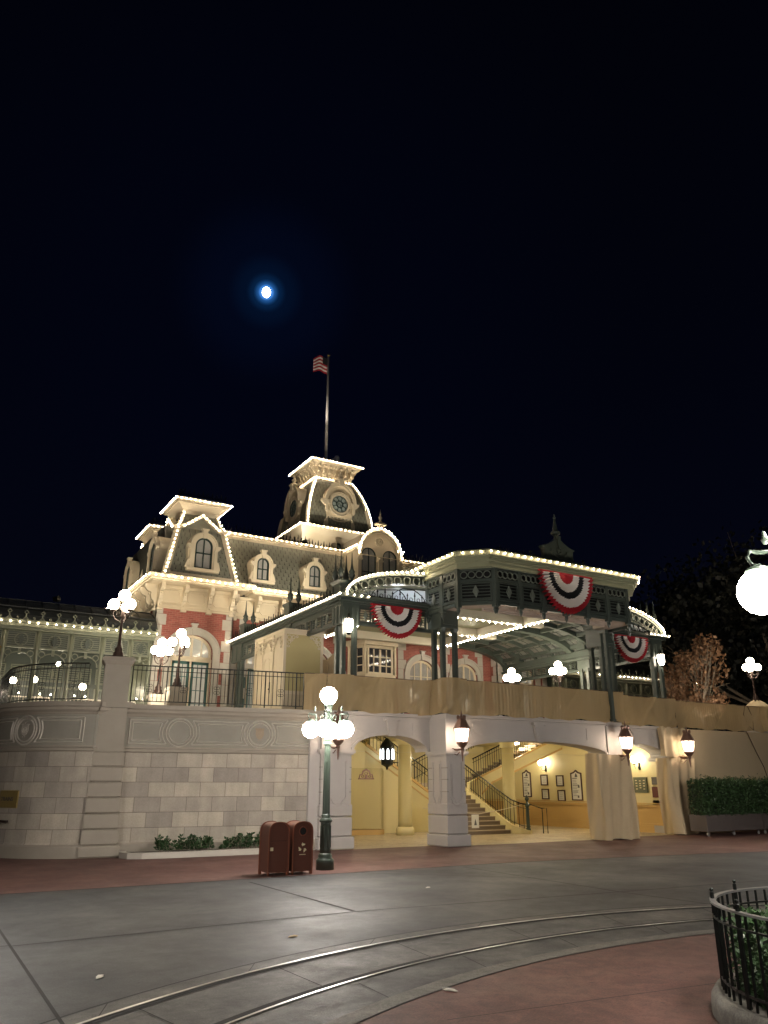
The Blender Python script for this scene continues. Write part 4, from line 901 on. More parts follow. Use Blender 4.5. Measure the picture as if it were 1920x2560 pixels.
# face above the windows: with two arched heads cut out
cb=MB(Fz(19.3,33.5))
for sgn in (-1,1):
    xc=sgn*.62; ar_=[(xc-.42*math.cos(math.pi*k/12),12.92+.42*math.sin(math.pi*k/12)) for k in range(13)]
    def up(x): 
        t=min(1,abs(x)/1.32); return 12.95+1.50*math.sqrt(1-t*t)
    for p,q in zip(ar_,ar_[1:]): cb.face([(p[0],0,p[1]),(q[0],0,q[1]),(q[0],0,up(q[0])),(p[0],0,up(p[0]))])
    for p,q in zip(ar_,ar_[1:]): cb.face([(p[0],0,p[1]),(p[0],.2,p[1]),(q[0],.2,q[1]),(q[0],0,q[1])])
cb.face([(-.2,0,12.92),(.2,0,12.92),(.2,0,up(.2)),(0,0,up(0)),(-.2,0,up(-.2))])
for sgn in (-1,1): 
    xs=[sgn*(1.04+.28*k/4) for k in range(5)]; cb.face([(xs[0],0,12.92)]+[(x,0,up(x)) for x in xs][0:5]+[(xs[-1],0,12.92)])
cb.build('gable_face',CREAM,cbo)
m2=MB(Fz(19.3,33.5)); m2.band([(x-19.3,z) for x,z in o_],[((x-19.3)*.88,12.95+(z-12.95)*.88) for x,z in o_],-.16,.02); m2.band([((x-19.3)*.85,12.95+(z-12.95)*.84) for x,z in o_],[((x-19.3)*.81,12.95+(z-12.95)*.80) for x,z in o_],-.06,.0)
m2.ring(0,13.72,.24,.06,-.08,0,20); m2.ring(0,13.72,.12,.05,-.06,0,14); m2.ext([(-.07,14.3),(.07,14.3),(.10,14.62),(-.10,14.62)],-.22,0); m2.box(-.3,.3,-.25,.05,14.6,14.68); m2.box(-.2,.2,-.22,.05,14.68,14.74)
for x in (-1.2,0,1.2): m2.box(x-.10,x+.10,-.12,0,10.7,12.62); m2.box(x-.15,x+.15,-.18,0,12.62,12.70); m2.box(x-.12,x+.12,-.15,0,12.70,12.9); m2.ring(x,12.80,.07,.03,-.19,-.15,10)
m2.box(-1.35,1.35,-.2,0,10.55,10.72)
m2.build('moulding',CREAM2,cbo)
m2=MB(Fz(19.3,33.4)); m2.lathe([(.06,14.74),(.10,14.8),(.04,14.88),(.09,14.98),(.05,15.1),(.005,15.5)],0,0,0,10); m2.box(-.12,.12,-.01,.01,15.02,15.05); m2.build('finial',CREAM2,cbo,True)
for sgn in (-1,1):
    window(cbo,Fz(19.3,33.55),sgn*.62,.44,10.75,12.92,.44,2,2)
pts=[(19.3-1.26*math.cos(math.pi*k/18),33.28,12.97+1.44*math.sin(math.pi*k/18)) for k in range(19)]
for p in pts: m.octa(*p,.038)
# ---- oriel and lower windows ----
orl=MB(); 
op=[(18.0,34.4),(18.45,33.35),(20.15,33.35),(20.6,34.4)]
orl.exz(op,4.1,6.55); orl.exz([(x+(x-19.3)*.06,y-.06 if y<34 else y) for x,y in op],6.55,6.72); orl.exz([(x+(x-19.3)*.10,y-.10 if y<34 else y) for x,y in op],8.35,8.6); orl.exz([(x+(x-19.3)*.02,y) for x,y in op],6.72,6.95)
for x,y in ((18.05,34.3),(18.45,33.4),(20.15,33.4),(20.55,34.3)): orl.lathe([(.09,6.9),(.07,7.0),(.07,8.25),(.1,8.35)],x,y,0,10)
orl.exz([(18.1,34.4),(18.5,33.5),(20.1,33.5),(20.5,34.4)],8.2,8.36)
oo=orl.build('oriel_bay',CREAM,ST,)
window(oo,Fz(19.3,33.42),0,.72,6.95,8.2,.001,4,3,mf=CREAM2,mg=GLASSDK,fw=.09)
a_=math.degrees(math.atan2(33.35-34.4,18.45-18.0)); Lh=.48
for sgn,A0 in ((-1,a_),(1,-a_)):
    window(oo,Fz(19.3+sgn*1.06,33.86,0,A0),0,Lh,6.95,8.2,.001,2,3,mf=CREAM2,mg=GLASSDK,fw=.09)
for xc,sp_ in ((-3.1,7.3),(3.1,7.3),(5.85,7.3)):
    Mx=Fz(19.3,34.4); surround(ST,Mx,xc,.8,5.45,sp_,.7,t=.30,out=.07,ears=False,mt=QUOIN); window(ST,Mx,xc,.8,5.45,sp_,.7,4,3,mf=CREAM2,mg=GLASS,y=.15,fw=.12)
m2=MB(); m2.box(12.3,17.9,34.3,34.42,6.9,7.1); m2.box(20.7,26.3,34.3,34.42,6.62,6.8)
for q in (16.2-.9,16.2+.9,22.4+.9,22.4-.9): pass
m2.build('string_course',QUOIN,ST)
def doorset(M,hw,zt,spring,rise):
    surround(ST,M,0,hw,ZT,spring,rise,t=.32,out=.08,ears=False,sillon=False,mt=QUOIN)
    window(ST,M,0,hw-.02,zt+.1,spring,rise,4,1,mf=CREAM2,mg=GLASSLIT,y=.15,fw=.12,name='transom')
    m=MB(M)
    for x in (-hw,hw-.1): m.box(x,x+.1,.1,.22,ZT,zt+.1)
    m.box(-hw,hw,.08,.22,zt,zt+.14); m.box(-.04,.04,.1,.2,ZT,zt)
    d=m.build('door',CREAM2,ST)
    for s_ in (-1,1):
        m=MB(M); a,b=(-hw+.1,-.04) if s_<0 else (.04,hw-.1)
        m.box(a,a+.1,.12,.18,ZT,zt); m.box(b-.1,b,.12,.18,ZT,zt); m.box(a,b,.12,.18,ZT,ZT+.5); m.box(a,b,.12,.18,zt-.12,zt)
        for k in range(1,3): x=a+.1+(b-a-.2)*k/3; m.box(x-.015,x+.015,.13,.17,ZT+.5,zt-.1)
        for k in range(1,4): z=ZT+.5+(zt-ZT-.6)*k/4; m.box(a,b,.13,.17,z-.015,z+.015)
        lf=m.build('door_leaf',TEAL,d); m=MB(M); m.face([(a+.05,.15,ZT+.5),(b-.05,.15,ZT+.5),(b-.05,.15,zt-.1),(a+.05,.15,zt-.1)]); m.build('pane',GLASSLIT,d)
doorset(Fz(10.03,33.8),.92,6.95,7.35,.75); doorset(Fz(28.57,33.8),.92,6.95,7.35,.75); doorset(Fz(12.85,34.4),.6,6.9,7.3,.55)
# ---- clock tower ----
CXT,CYT=19.28,40.1
def HW(t): return 2.0-.85*t**2.0
tb=MB(); tb.box(CXT-2.55,CXT+2.55,CYT-2.55,CYT+2.55,13.2,15.2); 
o=tb.build('tower_base',CREAM,ST)
tb=MB(); tb.frus((CXT-2.55,CXT+2.55,CYT-2.55,CYT+2.55,15.0),(CXT-2.68,CXT+2.68,CYT-2.68,CYT+2.68,15.35)); tb.box(CXT-2.76,CXT+2.76,CYT-2.76,CYT+2.76,15.35,15.5); tb.build('cornice',CREAM2,o)
tb=MB(); tb.frus((CXT-2.7,CXT+2.7,CYT-2.7,CYT+2.7,15.5),(CXT-2.1,CXT+2.1,CYT-2.1,CYT+2.1,15.72)); tb.build('base_roof',LEAD,o)
RIBS=[]; dm=MB(); tl=MB(); rl=MB(); z0,z1=15.7,18.92; n=10
for a in (0,-90,90,180):
    rib=MB()
    for g_ in (dm,tl,rib,rl): g_.M=Fz(CXT,CYT,0,a)
    for k in range(n):
        t0,t1=k/n,(k+1)/n; h0,h1=HW(t0)-.02,HW(t1)-.02; dm.face([(-h0,-h0,z0+(z1-z0)*t0),(h0,-h0,z0+(z1-z0)*t0),(h1,-h1,z0+(z1-z0)*t1),(-h1,-h1,z0+(z1-z0)*t1)])
    Lf=lambda t:Vector((-HW(min(1,t)),-HW(min(1,t)),z0+(z1-z0)*min(1,t))); Rf=lambda t:Vector((HW(min(1,t)),-HW(min(1,t)),z0+(z1-z0)*min(1,t))); tiles(tl,Lf,Rf,16,.24)
    rib.beam([(-HW(k/12)-.02,-HW(k/12)-.04,z0+(z1-z0)*k/12) for k in range(13)],.20,.22); RIBS.append(rib)
    P=[Vector((-HW(k/18)-.05,-HW(k/18)-.18,z0+(z1-z0)*k/18)) for k in range(19)]
    if a in (0,90):
        for p in P: rl.octa(*p,.036)
    BULBS(rl,(-1.2,-1.27,18.97),(1.2,-1.27,18.97),.2,.034); BULBS(rl,(-1.66,-1.72,19.96),(1.66,-1.72,19.96),.2,.038); BULBS(rl,(-2.76,-2.8,15.42),(2.76,-2.8,15.42),.25,.038)
tw=dm.build('tower_roof',SLATEB,ST); tl.build('slate',SLATE,tw); [q.build('rib',CREAM2,tw) for q in RIBS]; rl.build('string_light',BULB,tw,kind='stuff')
tp=MB(Fz(CXT,CYT)); tp.box(-1.22,1.22,-1.22,1.22,18.88,19.0); tp.frus((-1.1,1.1,-1.1,1.1,19.0),(-1.2,1.2,-1.2,1.2,19.7)); tp.frus((-1.3,1.3,-1.3,1.3,19.66),(-1.6,1.6,-1.6,1.6,19.88)); tp.box(-1.66,1.66,-1.66,1.66,19.88,20.02)
for a in (0,-90,90,180):
    tp.M=Fz(CXT,CYT,0,a)
    for k in range(7):
        x=-1.08+k*.36; tp.exx([(-1.12,19.05),(-1.2,19.05),(-1.24,19.3),(-1.34,19.38),(-1.38,19.6),(-1.5,19.66),(-1.5,19.8),(-1.12,19.8)],x-.06,x+.06)
        if k<6: tp.ring(x+.18,19.48,.11,.03,-1.19,-1.1,10)
tp.build('top_cornice',CREAM2,tw)
tp=MB(Fz(CXT,CYT)); tp.frus((-1.6,1.6,-1.6,1.6,20.02),(-.5,.5,-.5,.5,20.28)); tp.build('cap_roof',LEAD,tw)
def clock(a,name='clock_face'):
    M=Fz(CXT,CYT,0,a)@Fz(0,-1.98); m=MB(M); N_=28
    out_=[(-.98,15.75),(-.98,16.1),(-.90,16.3),(-.86,16.75)]+[(-.94,17.12),(-1.0,17.2)]
    arc_=[(.98*math.cos(math.pi*(1-k/16)),17.3+1.22*math.sin(math.pi*(1-k/16))) for k in range(17)]
    ol=[(-.82,15.72),(-.82,17.3)]+arc_+[(.82,17.3),(.82,15.72)]
    m.ext(ol,0,1.2); o=m.build('clock_dormer',CREAM,tw)
    m=MB(M); m.band(arc_,[(x*.84,17.3+(z-17.3)*.84) for x,z in arc_],-.16,0); m.band([(x*1.04,17.3+(z-17.3)*1.03) for x,z in arc_],[(x*.95,17.3+(z-17.3)*.95) for x,z in arc_],-.22,-.12)
    m.ring(0,17.22,.66,.14,-.08,0,32); m.ring(0,17.22,.74,.05,-.12,0,32)
    for s_ in (-1,1):
        m.ext([(s_*.72,17.36),(s_*1.2,17.36),(s_*1.2,17.25),(s_*1.06,17.08),(s_*.95,17.02),(s_*.92,16.7),(s_*.8,16.62),(s_*.8,17.0)],-.18,0)
        m.ext([(s_*.75,15.72),(s_*1.0,15.72),(s_*.98,16.0),(s_*.86,16.3),(s_*.78,16.4)],-.10,0)
    m.box(-.95,.95,-.14,0,15.68,15.82); m.ext([(-.12,18.3),(.12,18.3),(.18,18.66),(-.18,18.66)],-.26,0); m.box(-.25,.25,-.28,.2,18.66,18.74)
    m.band([(.7*math.cos(math.pi+math.pi*k/14),16.5+.35*math.sin(math.pi+math.pi*k/14)) for k in range(15)],[(.64*math.cos(math.pi+math.pi*k/14),16.52+.3*math.sin(math.pi+math.pi*k/14)) for k in range(15)],-.03,0)
    m.build('surround',CREAM2,o)
    m=MB(M); m.lathe([(.13,18.74),(.06,18.82),(.15,18.95),(.16,19.0),(.08,19.1),(.04,19.16),(.07,19.22),(.02,19.3)],0,-.05,0,12); m.build('finial',CREAM2,o,True)
    m=MB(M); m.face([(.53*math.cos(2*math.pi*k/N_),-.02,17.22+.53*math.sin(2*math.pi*k/N_)) for k in range(N_)]); o2=m.build(name,CLOCKG,o)
    m=MB(M)
    for k in range(8): a_=2*math.pi*k/8; m.ring(.35*math.cos(a_),17.22+.35*math.sin(a_),.15,.018,-.045,-.025,14)
    m.ring(0,17.22,.20,.02,-.045,-.025,16); m.ring(0,17.22,.54,.03,-.05,-.02,28)
    for k in range(8): a_=2*math.pi*(k+.5)/8; m.beam([(.04*math.cos(a_),-.035,17.22+.04*math.sin(a_)),(.5*math.cos(a_),-.035,17.22+.5*math.sin(a_))],.012,.014)
    m.build('lead_tracery',DKFRAME,o2)
CLOCKG=mat('leaded_glass',(.30,.36,.34),.25,noise=.5,nscale=7)
clock(0); clock(-90); clock(90)
m2=MB(); m2.lathe([(.015,0),(.01,1.1)],CXT+1.45,CYT+1.2,18.4,6); m2.lathe([(.05,0),(.09,.1),(.02,.3),(.005,.9)],CXT+1.8,CYT-1.2,17.6,8); m2.build('lightning_rod',CREAM2,tw)
m.build('string_light',BULB,ST,kind='stuff')
# flag pole, flag, camera on the roof
fp=T('flag_pole','tall pale flagpole rising from the clock tower roof','flagpole',(CXT,CYT,20.25))
m=MB(); m.lathe([(.10,20.2),(.085,24),(.07,28.0)],CXT,CYT,0,10); m.build('pole',POLE,fp,True); m=MB(); m.sph(CXT,CYT,28.08,.09,10); m.build('ball',BRASS,fp,True); m=MB(); m.lathe([(.16,20.2),(.14,20.6),(.10,20.7)],CXT,CYT,0,10); m.build('base',IRON,fp)
fl=T('flag','small striped red, white and blue flag at the top of the flagpole','flag',(CXT,CYT,27.4))
m=MB(); nx,nz=14,9; W_,H_=1.55,1.15
def FP(i,j):
    s_=i/nx; t=j/nz; x=-s_*W_*.62; y=.20*math.sin(s_*7+1)*s_+.05; z=27.88-t*H_*(1-.15*s_)-s_*s_*.1+ (.28*math.sin(s_*3.1))*(1-t)*.3+s_*.12 - .25*t*(1-s_)**2*0
    return (CXT-.06+x*math.cos(.53)+y*.3,CYT+x*math.sin(.53)*-.6+y,z)
for i in range(nx):
    for j in range(nz):
        m.k=2 if (i<5 and j<4) else (0 if j%2==0 else 1); m.face([FP(i,j),FP(i+1,j),FP(i+1,j+1),FP(i,j+1)])
m.build('cloth',[REDC,WHTC,NAVY],fl,True)
sc_=T('security_camera','small pale dome camera on a bracket at the foot of the flagpole','camera',(CXT+.35,CYT-.3,20.6))
m=MB(); m.tube([(CXT+.1,CYT-.1,20.3),(CXT+.3,CYT-.25,20.75),(CXT+.55,CYT-.4,20.95)],.03,6); m.build('bracket',POLE,sc_); m=MB(); m.lathe([(.16,20.72),(.17,20.85),(.12,20.98),(.02,21.02)],CXT+.55,CYT-.4,0,12); m.sph(CXT+.55,CYT-.4,20.72,.12,10); m.build('dome',POLE,sc_,True)
t=T('floodlight','tiny uplight on the tower cap shining at the flag','floodlight',(CXT-.9,CYT-.9,20.25),'floodlights washing the station front')
m=MB(); m.box(CXT-1.0,CXT-.8,CYT-1.0,CYT-.8,20.1,20.3); m.build('housing',IRON,t); l=lampobj('flood_beam',(CXT-.9,CYT-.9,20.36),900,(1,.86,.72),.05,t,'SPOT',spot_size=R(30),spot_blend=.5); l.rotation_euler=Vector((.75,.75,7.3)).to_track_quat('-Z','Y').to_euler()
# roof flood lamps that wash the facade
for k,(x,y,z,tx,ty,tz,e_,lab_) in enumerate([(6.0,27.4,4.2,10.5,34,10,750,'squat floodlight on the terrace aimed at the left pavilion'),(16.2,35.9,13.75,18.9,39,17.6,260,'squat floodlight on the roof left of the clock tower'),(22.3,35.9,13.75,19.8,39,17.6,170,'squat floodlight on the roof right of the clock tower'),(4.5,35.5,9.3,8.3,37.5,11.5,260,'squat floodlight on the left shed roof aimed at the station side'),(14.6,29.5,9.2,13.5,34,11.5,420,'squat floodlight on the canopy roof aimed at the left mansard')]):
    t=T('floodlight',lab_,'floodlight',(x,y,z),'floodlights washing the station front')
    d=(Vector((tx,ty,tz))-Vector((x,y,z))).normalized(); q=d.to_track_quat('-Z','Y')
    m=MB(Matrix.Translation((x,y,z+.15))@q.to_matrix().to_4x4()); m.box(-.14,.14,-.1,.1,.0,.16); m.M=None; m.box(x-.1,x+.1,y-.02,y+.02,z-.02,z+.16); m.build('housing',IRON,t)
    l=lampobj('flood_beam',(x+d.x*.1,y+d.y*.1,z+.15+d.z*.1),e_,(1,.89,.70),.08,t,'SPOT',spot_size=R(95),spot_blend=.9); l.rotation_euler=q.to_euler()
# ================= GREEN IRON CANOPY =================
COLDL2=mat('cool_strip',(1,1,1),.4,emit=(.85,.93,1),es=12)
CN=T('iron_canopy','dark green iron and glass porte cochere with bulb strings on the balcony','canopy',(19.5,26,4.1))
UL,UR,VF,VB=11.85,27.3,23.05,33.7; CM=(UL+UR)/2
cb=MB(); ci=MB() # bulbs on canopy
def lpan(m,x0,x1,z0,z1,y=0,n=5,back=False):
    e=.045; m.band([(x0,z0),(x1,z0),(x1,z1),(x0,z1)],[(x0+e,z0+e),(x1-e,z0+e),(x1-e,z1-e),(x0+e,z1-e)],y-.03,y+.05,True)
    for k in range(n):
        z=z0+e+(z1-z0-2*e)*(k+.5)/n; h=(z1-z0-2*e)/n
        m.fi([m.pt(p) for p in ((x0+e,y-.02,z-h*.32),(x1-e,y-.02,z-h*.32),(x1-e,y+.05,z+h*.1),(x0+e,y+.05,z+h*.1))])
        m.box(x0+e,x1-e,y-.025,y-.01,z-h*.36,z-h*.1)
    xc,zc_=(x0+x1)/2,(z0+z1)/2; w_=(z1-z0)*.22; kk=m.k; m.k=1; m.ext([(xc,zc_-w_*1.6),(xc+w_*.8,zc_),(xc,zc_+w_*1.6),(xc-w_*.8,zc_)],y-.06,y-.02); m.ext([(xc,zc_-w_*.8),(xc+w_*.4,zc_),(xc,zc_+w_*.8),(xc-w_*.4,zc_)],y-.08,y-.06); m.k=kk
def post(x,y,z1=7.1,w_=.075):
    m=MB(Fz(x,y)); m.box(-w_,w_,-w_,w_,4.12,z1)
    for s_ in (-1,1): m.box(s_*w_*.55-.012,s_*w_*.55+.012,-w_-.014,-w_,4.6,z1-.15)
    m.frus((-.12,.12,-.12,.12,4.12),(-.12,.12,-.12,.12,4.4)); m.frus((-.12,.12,-.12,.12,4.4),(-w_,w_,-w_,w_,4.5)); m.frus((-w_,w_,-w_,w_,z1-.14),(-.11,.11,-.11,.11,z1-.02))
    m.build('post',GREEN,CN)
for x,y in ((UL+.08,VF+.08),(UL+.50,VF+.08),(UL+.08,VF+.5),(15.52,22.5),(16.03,22.5),(15.52,23.03),(23.15,22.5),(23.72,22.5),(23.15,23.03),(UR-.08,VF+.08),(UR-.5,VF+.08),(UR-.08,VF+.5)): post(x,y)
for y in (27.4,27.8,32.6,33.0):
    post(UL+.08,y); post(UR-.08,y)
m=MB(Fz(22.86,21.93)); m.box(-.065,.065,-.065,.065,4.16,7.58); m.box(-.085,.085,-.085,.085,4.14,4.22); m.box(-.09,.09,-.09,.3,7.5,7.62); m.build('post',GREEN,CN)
# side friezes
def sidefrieze(M,name='side_frieze'):
    # local x from -33.7 (far) to -23 (near) ; y=0 outer face
    m=MB(M); m.box(-VB,-VF,0,.10,6.98,7.08); m.box(-VB,-VF,0,.10,7.58,7.72); m.box(-VB,-VF,-.02,.0,7.02,7.06)
    m.box(-VB,-VF,-.08,.16,7.68,7.76); m.box(-VB,-VF,-.16,.16,7.76,7.84); m.box(-VB,-VF,-.25,.16,7.84,7.95); m.box(-VB,-VF,.0,.24,7.5,7.6)
    o=m.build(name,GREEN,CN); m=MB(M); 
    grp=[(-23.75,-27.2),(-28.1,-32.4)]
    for a,b in grp:
        n=4; 
        for k in range(n):
            m=MB(M); x1=a+(b-a)*k/n; x0=a+(b-a)*(k+1)/n; lpan(m,x0+.06,x1-.06,7.08,7.58,.03); m.build('louvre_panel',[GREEN,GREENL],o)
    for x0,x1 in ((-23.7,-23.05),(-28.05,-27.25),(-33.7,-32.45)):
        m=MB(M)
        m.box(x0,x1,-.04,.12,6.96,7.68)
        for q in range(3): xx=x0+.08+(x1-x0-.16)*q/2; m.box(xx-.04,xx+.04,-.07,-.04,7.0,7.6)
        m.build('pilaster',GREEN,o)
    m=MB(M); crest(m,-VB+.3,-VF-.5,7.95,.36,-.12,.24); m.build('cresting',IRON,o)
    return o
ML=Fz(UL,0,0,-90); sidefrieze(ML)
MR=Fz(UR,0)@Matrix.Diagonal((-1,1,1,1))@Matrix.Rotation(R(-90),4,'Z'); sidefrieze(MR)
for M in (ML,MR):
    cb.M=M; BULBS(cb,(-VB,-.29,7.90),(-VF+.25,-.29,7.90),.20,.034)
cb.M=None
# front lintels
def lintel(x0,x1,y=VF):
    m=MB(Fz(0,y)); m.box(x0,x1,0,.12,6.98,7.10); m.box(x0,x1,0,.12,7.56,7.72); m.box(x0,x1,-.05,.14,7.70,7.78); m.box(x0,x1,-.12,.14,7.78,7.86); m.box(x0,x1,-.2,.14,7.86,7.97)
    n=max(2,round((x1-x0-.7)/.62)); o=m.build('front_lintel',GREEN,CN); m=MB(Fz(0,y))
    for k in range(n): m=MB(Fz(0,y)); a=x0+.6+(x1-x0-.75)*k/n; lpan(m,a+.03,a+(x1-x0-.75)/n-.03,7.08,7.58,.03); m.build('louvre_panel',[GREEN,GREENL],o)
    m=MB(Fz(0,y)); crest(m,x0+.7,x1-.1,7.97,.38,-.08,.3)
    for k in range(int((x1-x0)/.6)): xx=x0+.8+k*.6; m.sph(xx,-.08,8.02,.05,6)
    m.build('cresting',IRON,o)
lintel(UL,15.40); lintel(23.75,UR)
for x0,x1 in ((UL-.02,UL+.64),(UR-.64,UR+.02)):
    m=MB(Fz(0,VF)); m.box(x0,x1,-.04,.6,6.96,7.7); 
    for q in range(4): xx=x0+.07+(x1-x0-.14)*q/3; m.box(xx-.035,xx+.035,-.075,-.04,7.0,7.55)
    m.box(x0-.24,x1+.24,-.26,.6,7.86,7.98); m.box(x0-.14,x1+.14,-.16,.6,7.76,7.86)
    m.build('corner_block',GREEN,CN)
BULBS(cb,(UL-.25,VF-.3,7.92),(UL+.85,VF-.3,7.92),.26,.036); BULBS(cb,(UR-.85,VF-.3,7.92),(UR+.25,VF-.3,7.92),.2,.036)
for x0,x1 in ((15.38,16.12),(23.05,23.82)):
    m=MB(); m.box(x0,x1,22.38,23.2,7.08,7.9); m.box(x0-.08,x1+.08,22.3,23.2,7.82,7.92); m.box(x0-.14,x1+.14,22.22,23.2,7.92,8.0); m.box(x0+.1,x1-.1,22.34,22.38,7.2,7.7); m.build('pier_block',GREEN,CN)
# finial pedestals
def finials(x,y,z,k=4,w_=.34,h=1.05,nm='finial_pedestal'):
    m=MB(Fz(x,y)); m.box(-w_,w_,-w_,w_,z,z+.08); m.box(-w_*.86,w_*.86,-w_*.86,w_*.86,z+.08,z+.40); m.frus((-w_*.86,w_*.86,-w_*.86,w_*.86,z+.40),(-w_,w_,-w_,w_,z+.48)); m.box(-w_*1.05,w_*1.05,-w_*1.05,w_*1.05,z+.48,z+.53)
    for s_ in (-1,1): m.ring(s_*w_*.4,z+.24,w_*.3,.03,-w_*.9,-w_*.8,10)
    o=m.build(nm,GREEN,CN)
    P=[(-.62,-.62),(.62,-.62),(.62,.62),(-.62,.62)][:k]
    for a,b in P:
        m=MB(); m.lathe([(.07,0),(.04,.06),(.09,.14),(.12,.2),(.09,.28),(.12,.32),(.06,.42),(.03,.6),(.012,.95*h),(.001,h)],x+a*w_,y+b*w_,z+.53,10); m.build('finial',GREEN,o,True)
finials(UL+.2,VF+.35,7.98); finials(UR-.2,VF+.35,7.98,w_=.3)
finials(UL+.1,27.5,7.95,2,.28); finials(UL+.1,32.3,7.95,2,.28); finials(UR-.1,27.5,7.95,2,.28); finials(UR-.1,32.3,7.95,2,.28)
# quarter vaults
def VP(side,t,inset=0):
    th=t*math.pi/2; x=(UL if side<0 else UR)-side*(0+(3.55)*(1-math.cos(th))+inset*math.cos(th)*0); z=7.95+1.1*math.sin(th)-inset
    return x,z
NV=12
for side in (-1,1):
    # front bow: two curved bands with rings between
    m=MB(Fz(0,VF-.05)); o_=[VP(side,k/NV) for k in range(NV+1)]
    m.band(o_,[(x,z-.09) for x,z in o_],-.12,.12); m.band([(x,z+.05) for x,z in o_],o_,-.2,.12)
    i1=[(x-side*0,max(7.95,z-.46)) for x,z in o_]; m.band([(x,z) for x,z in i1[2:]],[(x,max(7.95,z-.06)) for x,z in i1[2:]],-.06,.08)
    for k in range(11):
        t=.22+.78*k/10.5; x,z=VP(side,min(1,t)); m.ring(x,z-.27,.16,.035,-.05,.0,14)
    m.build('bow_arch',GREENL,CN)
    m=MB(Fz(0,VF)); xi=15.4 if side<0 else 23.75
    for q in range(3):
        cx=xi+side*(.5+q*.8); P=[(cx+1.15*math.cos(a_),7.95+.62*math.sin(a_)) for a_ in [math.pi*j/16 for j in range(17)]]
        P=[(x,z) for x,z in P if (x<xi if side<0 else x>xi)]
        lim=lambda x:7.95+1.1*math.sqrt(max(0,1-(1-abs(x-(UL if side<0 else UR))/3.55)**2))-.5
        P=[(x,z) for x,z in P if z<lim(x)]
        if len(P)>2: m.beam([(x,.05,z) for x,z in P],.03,.03)
    m.build('fan_tracery',IRON,CN)
    m=MB(Fz(0,VF)); q=[(x,z-.46) for x,z in [VP(side,k/NV) for k in range(NV+1)] if z-.46>8.0]; q=[(q[0][0],8.0)]+q+[(q[-1][0],8.0)]
    m.face([(x,.12,z) for x,z in q]); m.build('tympanum_glass',MILK,CN)
    lx=14.6 if side<0 else 24.6; tt_=T('added_strip_light','unseen cool strip light added behind the %s bow window of the canopy'%('left' if side<0 else 'right'),'light',(lx,24.2,8.2),'added cool strip lights inside the canopy bows')  # added lamp that makes the milky bow glass glow from behind
    m=MB(); m.box(lx-.25,lx+.25,24.15,24.3,8.16,8.22); m.build('housing',IRON,tt_); m=MB(); m.box(lx-.24,lx+.24,24.12,24.15,8.16,8.22); m.build('tube',COLDL2,tt_); lampobj('bow_fill_beam',(lx,23.9,8.3),26 if side<0 else 10,(.85,.93,1),.12,tt_)
    for p,q in zip(o_,o_[1:]): cb.octa((p[0]+q[0])/2,VF-.29,(p[1]+q[1])/2+.0,.036)
    for p in o_[1:]: cb.octa(p[0],VF-.29,p[1]+.0,.036)
    # roof ribs and skylight panes
    rb=MB(); 
    ny=8
    def ribbon(v0,v1,deep,w):
        P=[VP(side,k/NV,.04) for k in range(NV+1)]
        for (xa,za),(xb,zb_) in zip(P,P[1:]):
            if side<0: pass
            rb.face([(xa,v0,za-deep),(xb,v0,zb_-deep),(xb,v1,zb_-deep),(xa,v1,za-deep)])
            rb.face([(xa,v0,za-deep),(xa,v0,za),(xb,v0,zb_),(xb,v0,zb_-deep)]); rb.face([(xa,v1,za-deep),(xb,v1,zb_-deep),(xb,v1,zb_),(xa,v1,za)])
    for k in range(ny+1):
        v=VF+.25+(VB-VF-.3)*k/ny; w_=.17 if k%4==0 else .08; ribbon(v-w_,v+w_,.30 if k%4==0 else .2,w_)
    for t in (0.02,.22,.46,.72,.97):
        x,z=VP(side,t,.03); rb.box(x-.07,x+.07,VF+.1,VB,z-.2,z-.02)
    rb.build('roof_rib',GREEN,CN)
    mu=MB()
    for k in range(ny):
        va=VF+.25+(VB-VF-.3)*k/ny; vb=VF+.25+(VB-VF-.3)*(k+1)/ny
        for q in (1/3,2/3):
            v=va+(vb-va)*q; P=[VP(side,j/NV,.05) for j in range(NV+1)]
            mu.beam([(x,v,z) for x,z in P],.025,.03)
    for t in (.12,.34,.59,.85): x,z=VP(side,t,.05); mu.box(x-.015,x+.015,VF+.1,VB,z-.02,z+.01)
    mu.build('glazing_bar',GREEN,CN)
    g=MB(); P=[VP(side,j/NV,.03) for j in range(NV+1)]
    for (xa,za),(xb,zb_) in zip(P,P[1:]): g.face([(xa,VF+.1,za),(xb,VF+.1,zb_),(xb,VB,zb_),(xa,VB,za)])
    g.build('skylight',SKYG2:=MATS.get('thin_skylight') or mat('thin_skylight',(.42,.44,.42),.2,trans=.42),CN)
# flat ceiling with beams
m=MB(); m.box(15.4,23.75,21.2,33.6,9.02,9.2)
m.build('ceiling',CEIL,CN)
m=MB()
XL,XR=16.2,22.6
for x in (XL,XR): m.box(x-.16,x+.16,23.1,33.5,8.5,9.02); m.box(x-.24,x+.24,23.1,33.5,8.92,9.02)
m.box(15.4,15.7,21.3,33.5,8.75,9.05); m.box(23.45,23.75,21.3,33.5,8.75,9.05)
for y in (23.2,26.4,29.8,32.9): m.box(15.5,23.6,y-.16,y+.16,8.5,9.02) if y!=23.2 else m.box(16.1,23.1,y-.16,y+.16,8.62,9.02)
m.build('ceiling_beam',CEIL,CN)
for x in (XL,XR): BULBS(ci,(x,24.3,8.46),(x,33.2,8.46),.26,.04)
for y in (26.4,29.8): BULBS(ci,(15.6,y-.1,8.46),(XR,y-.1,8.46),.30,.04)
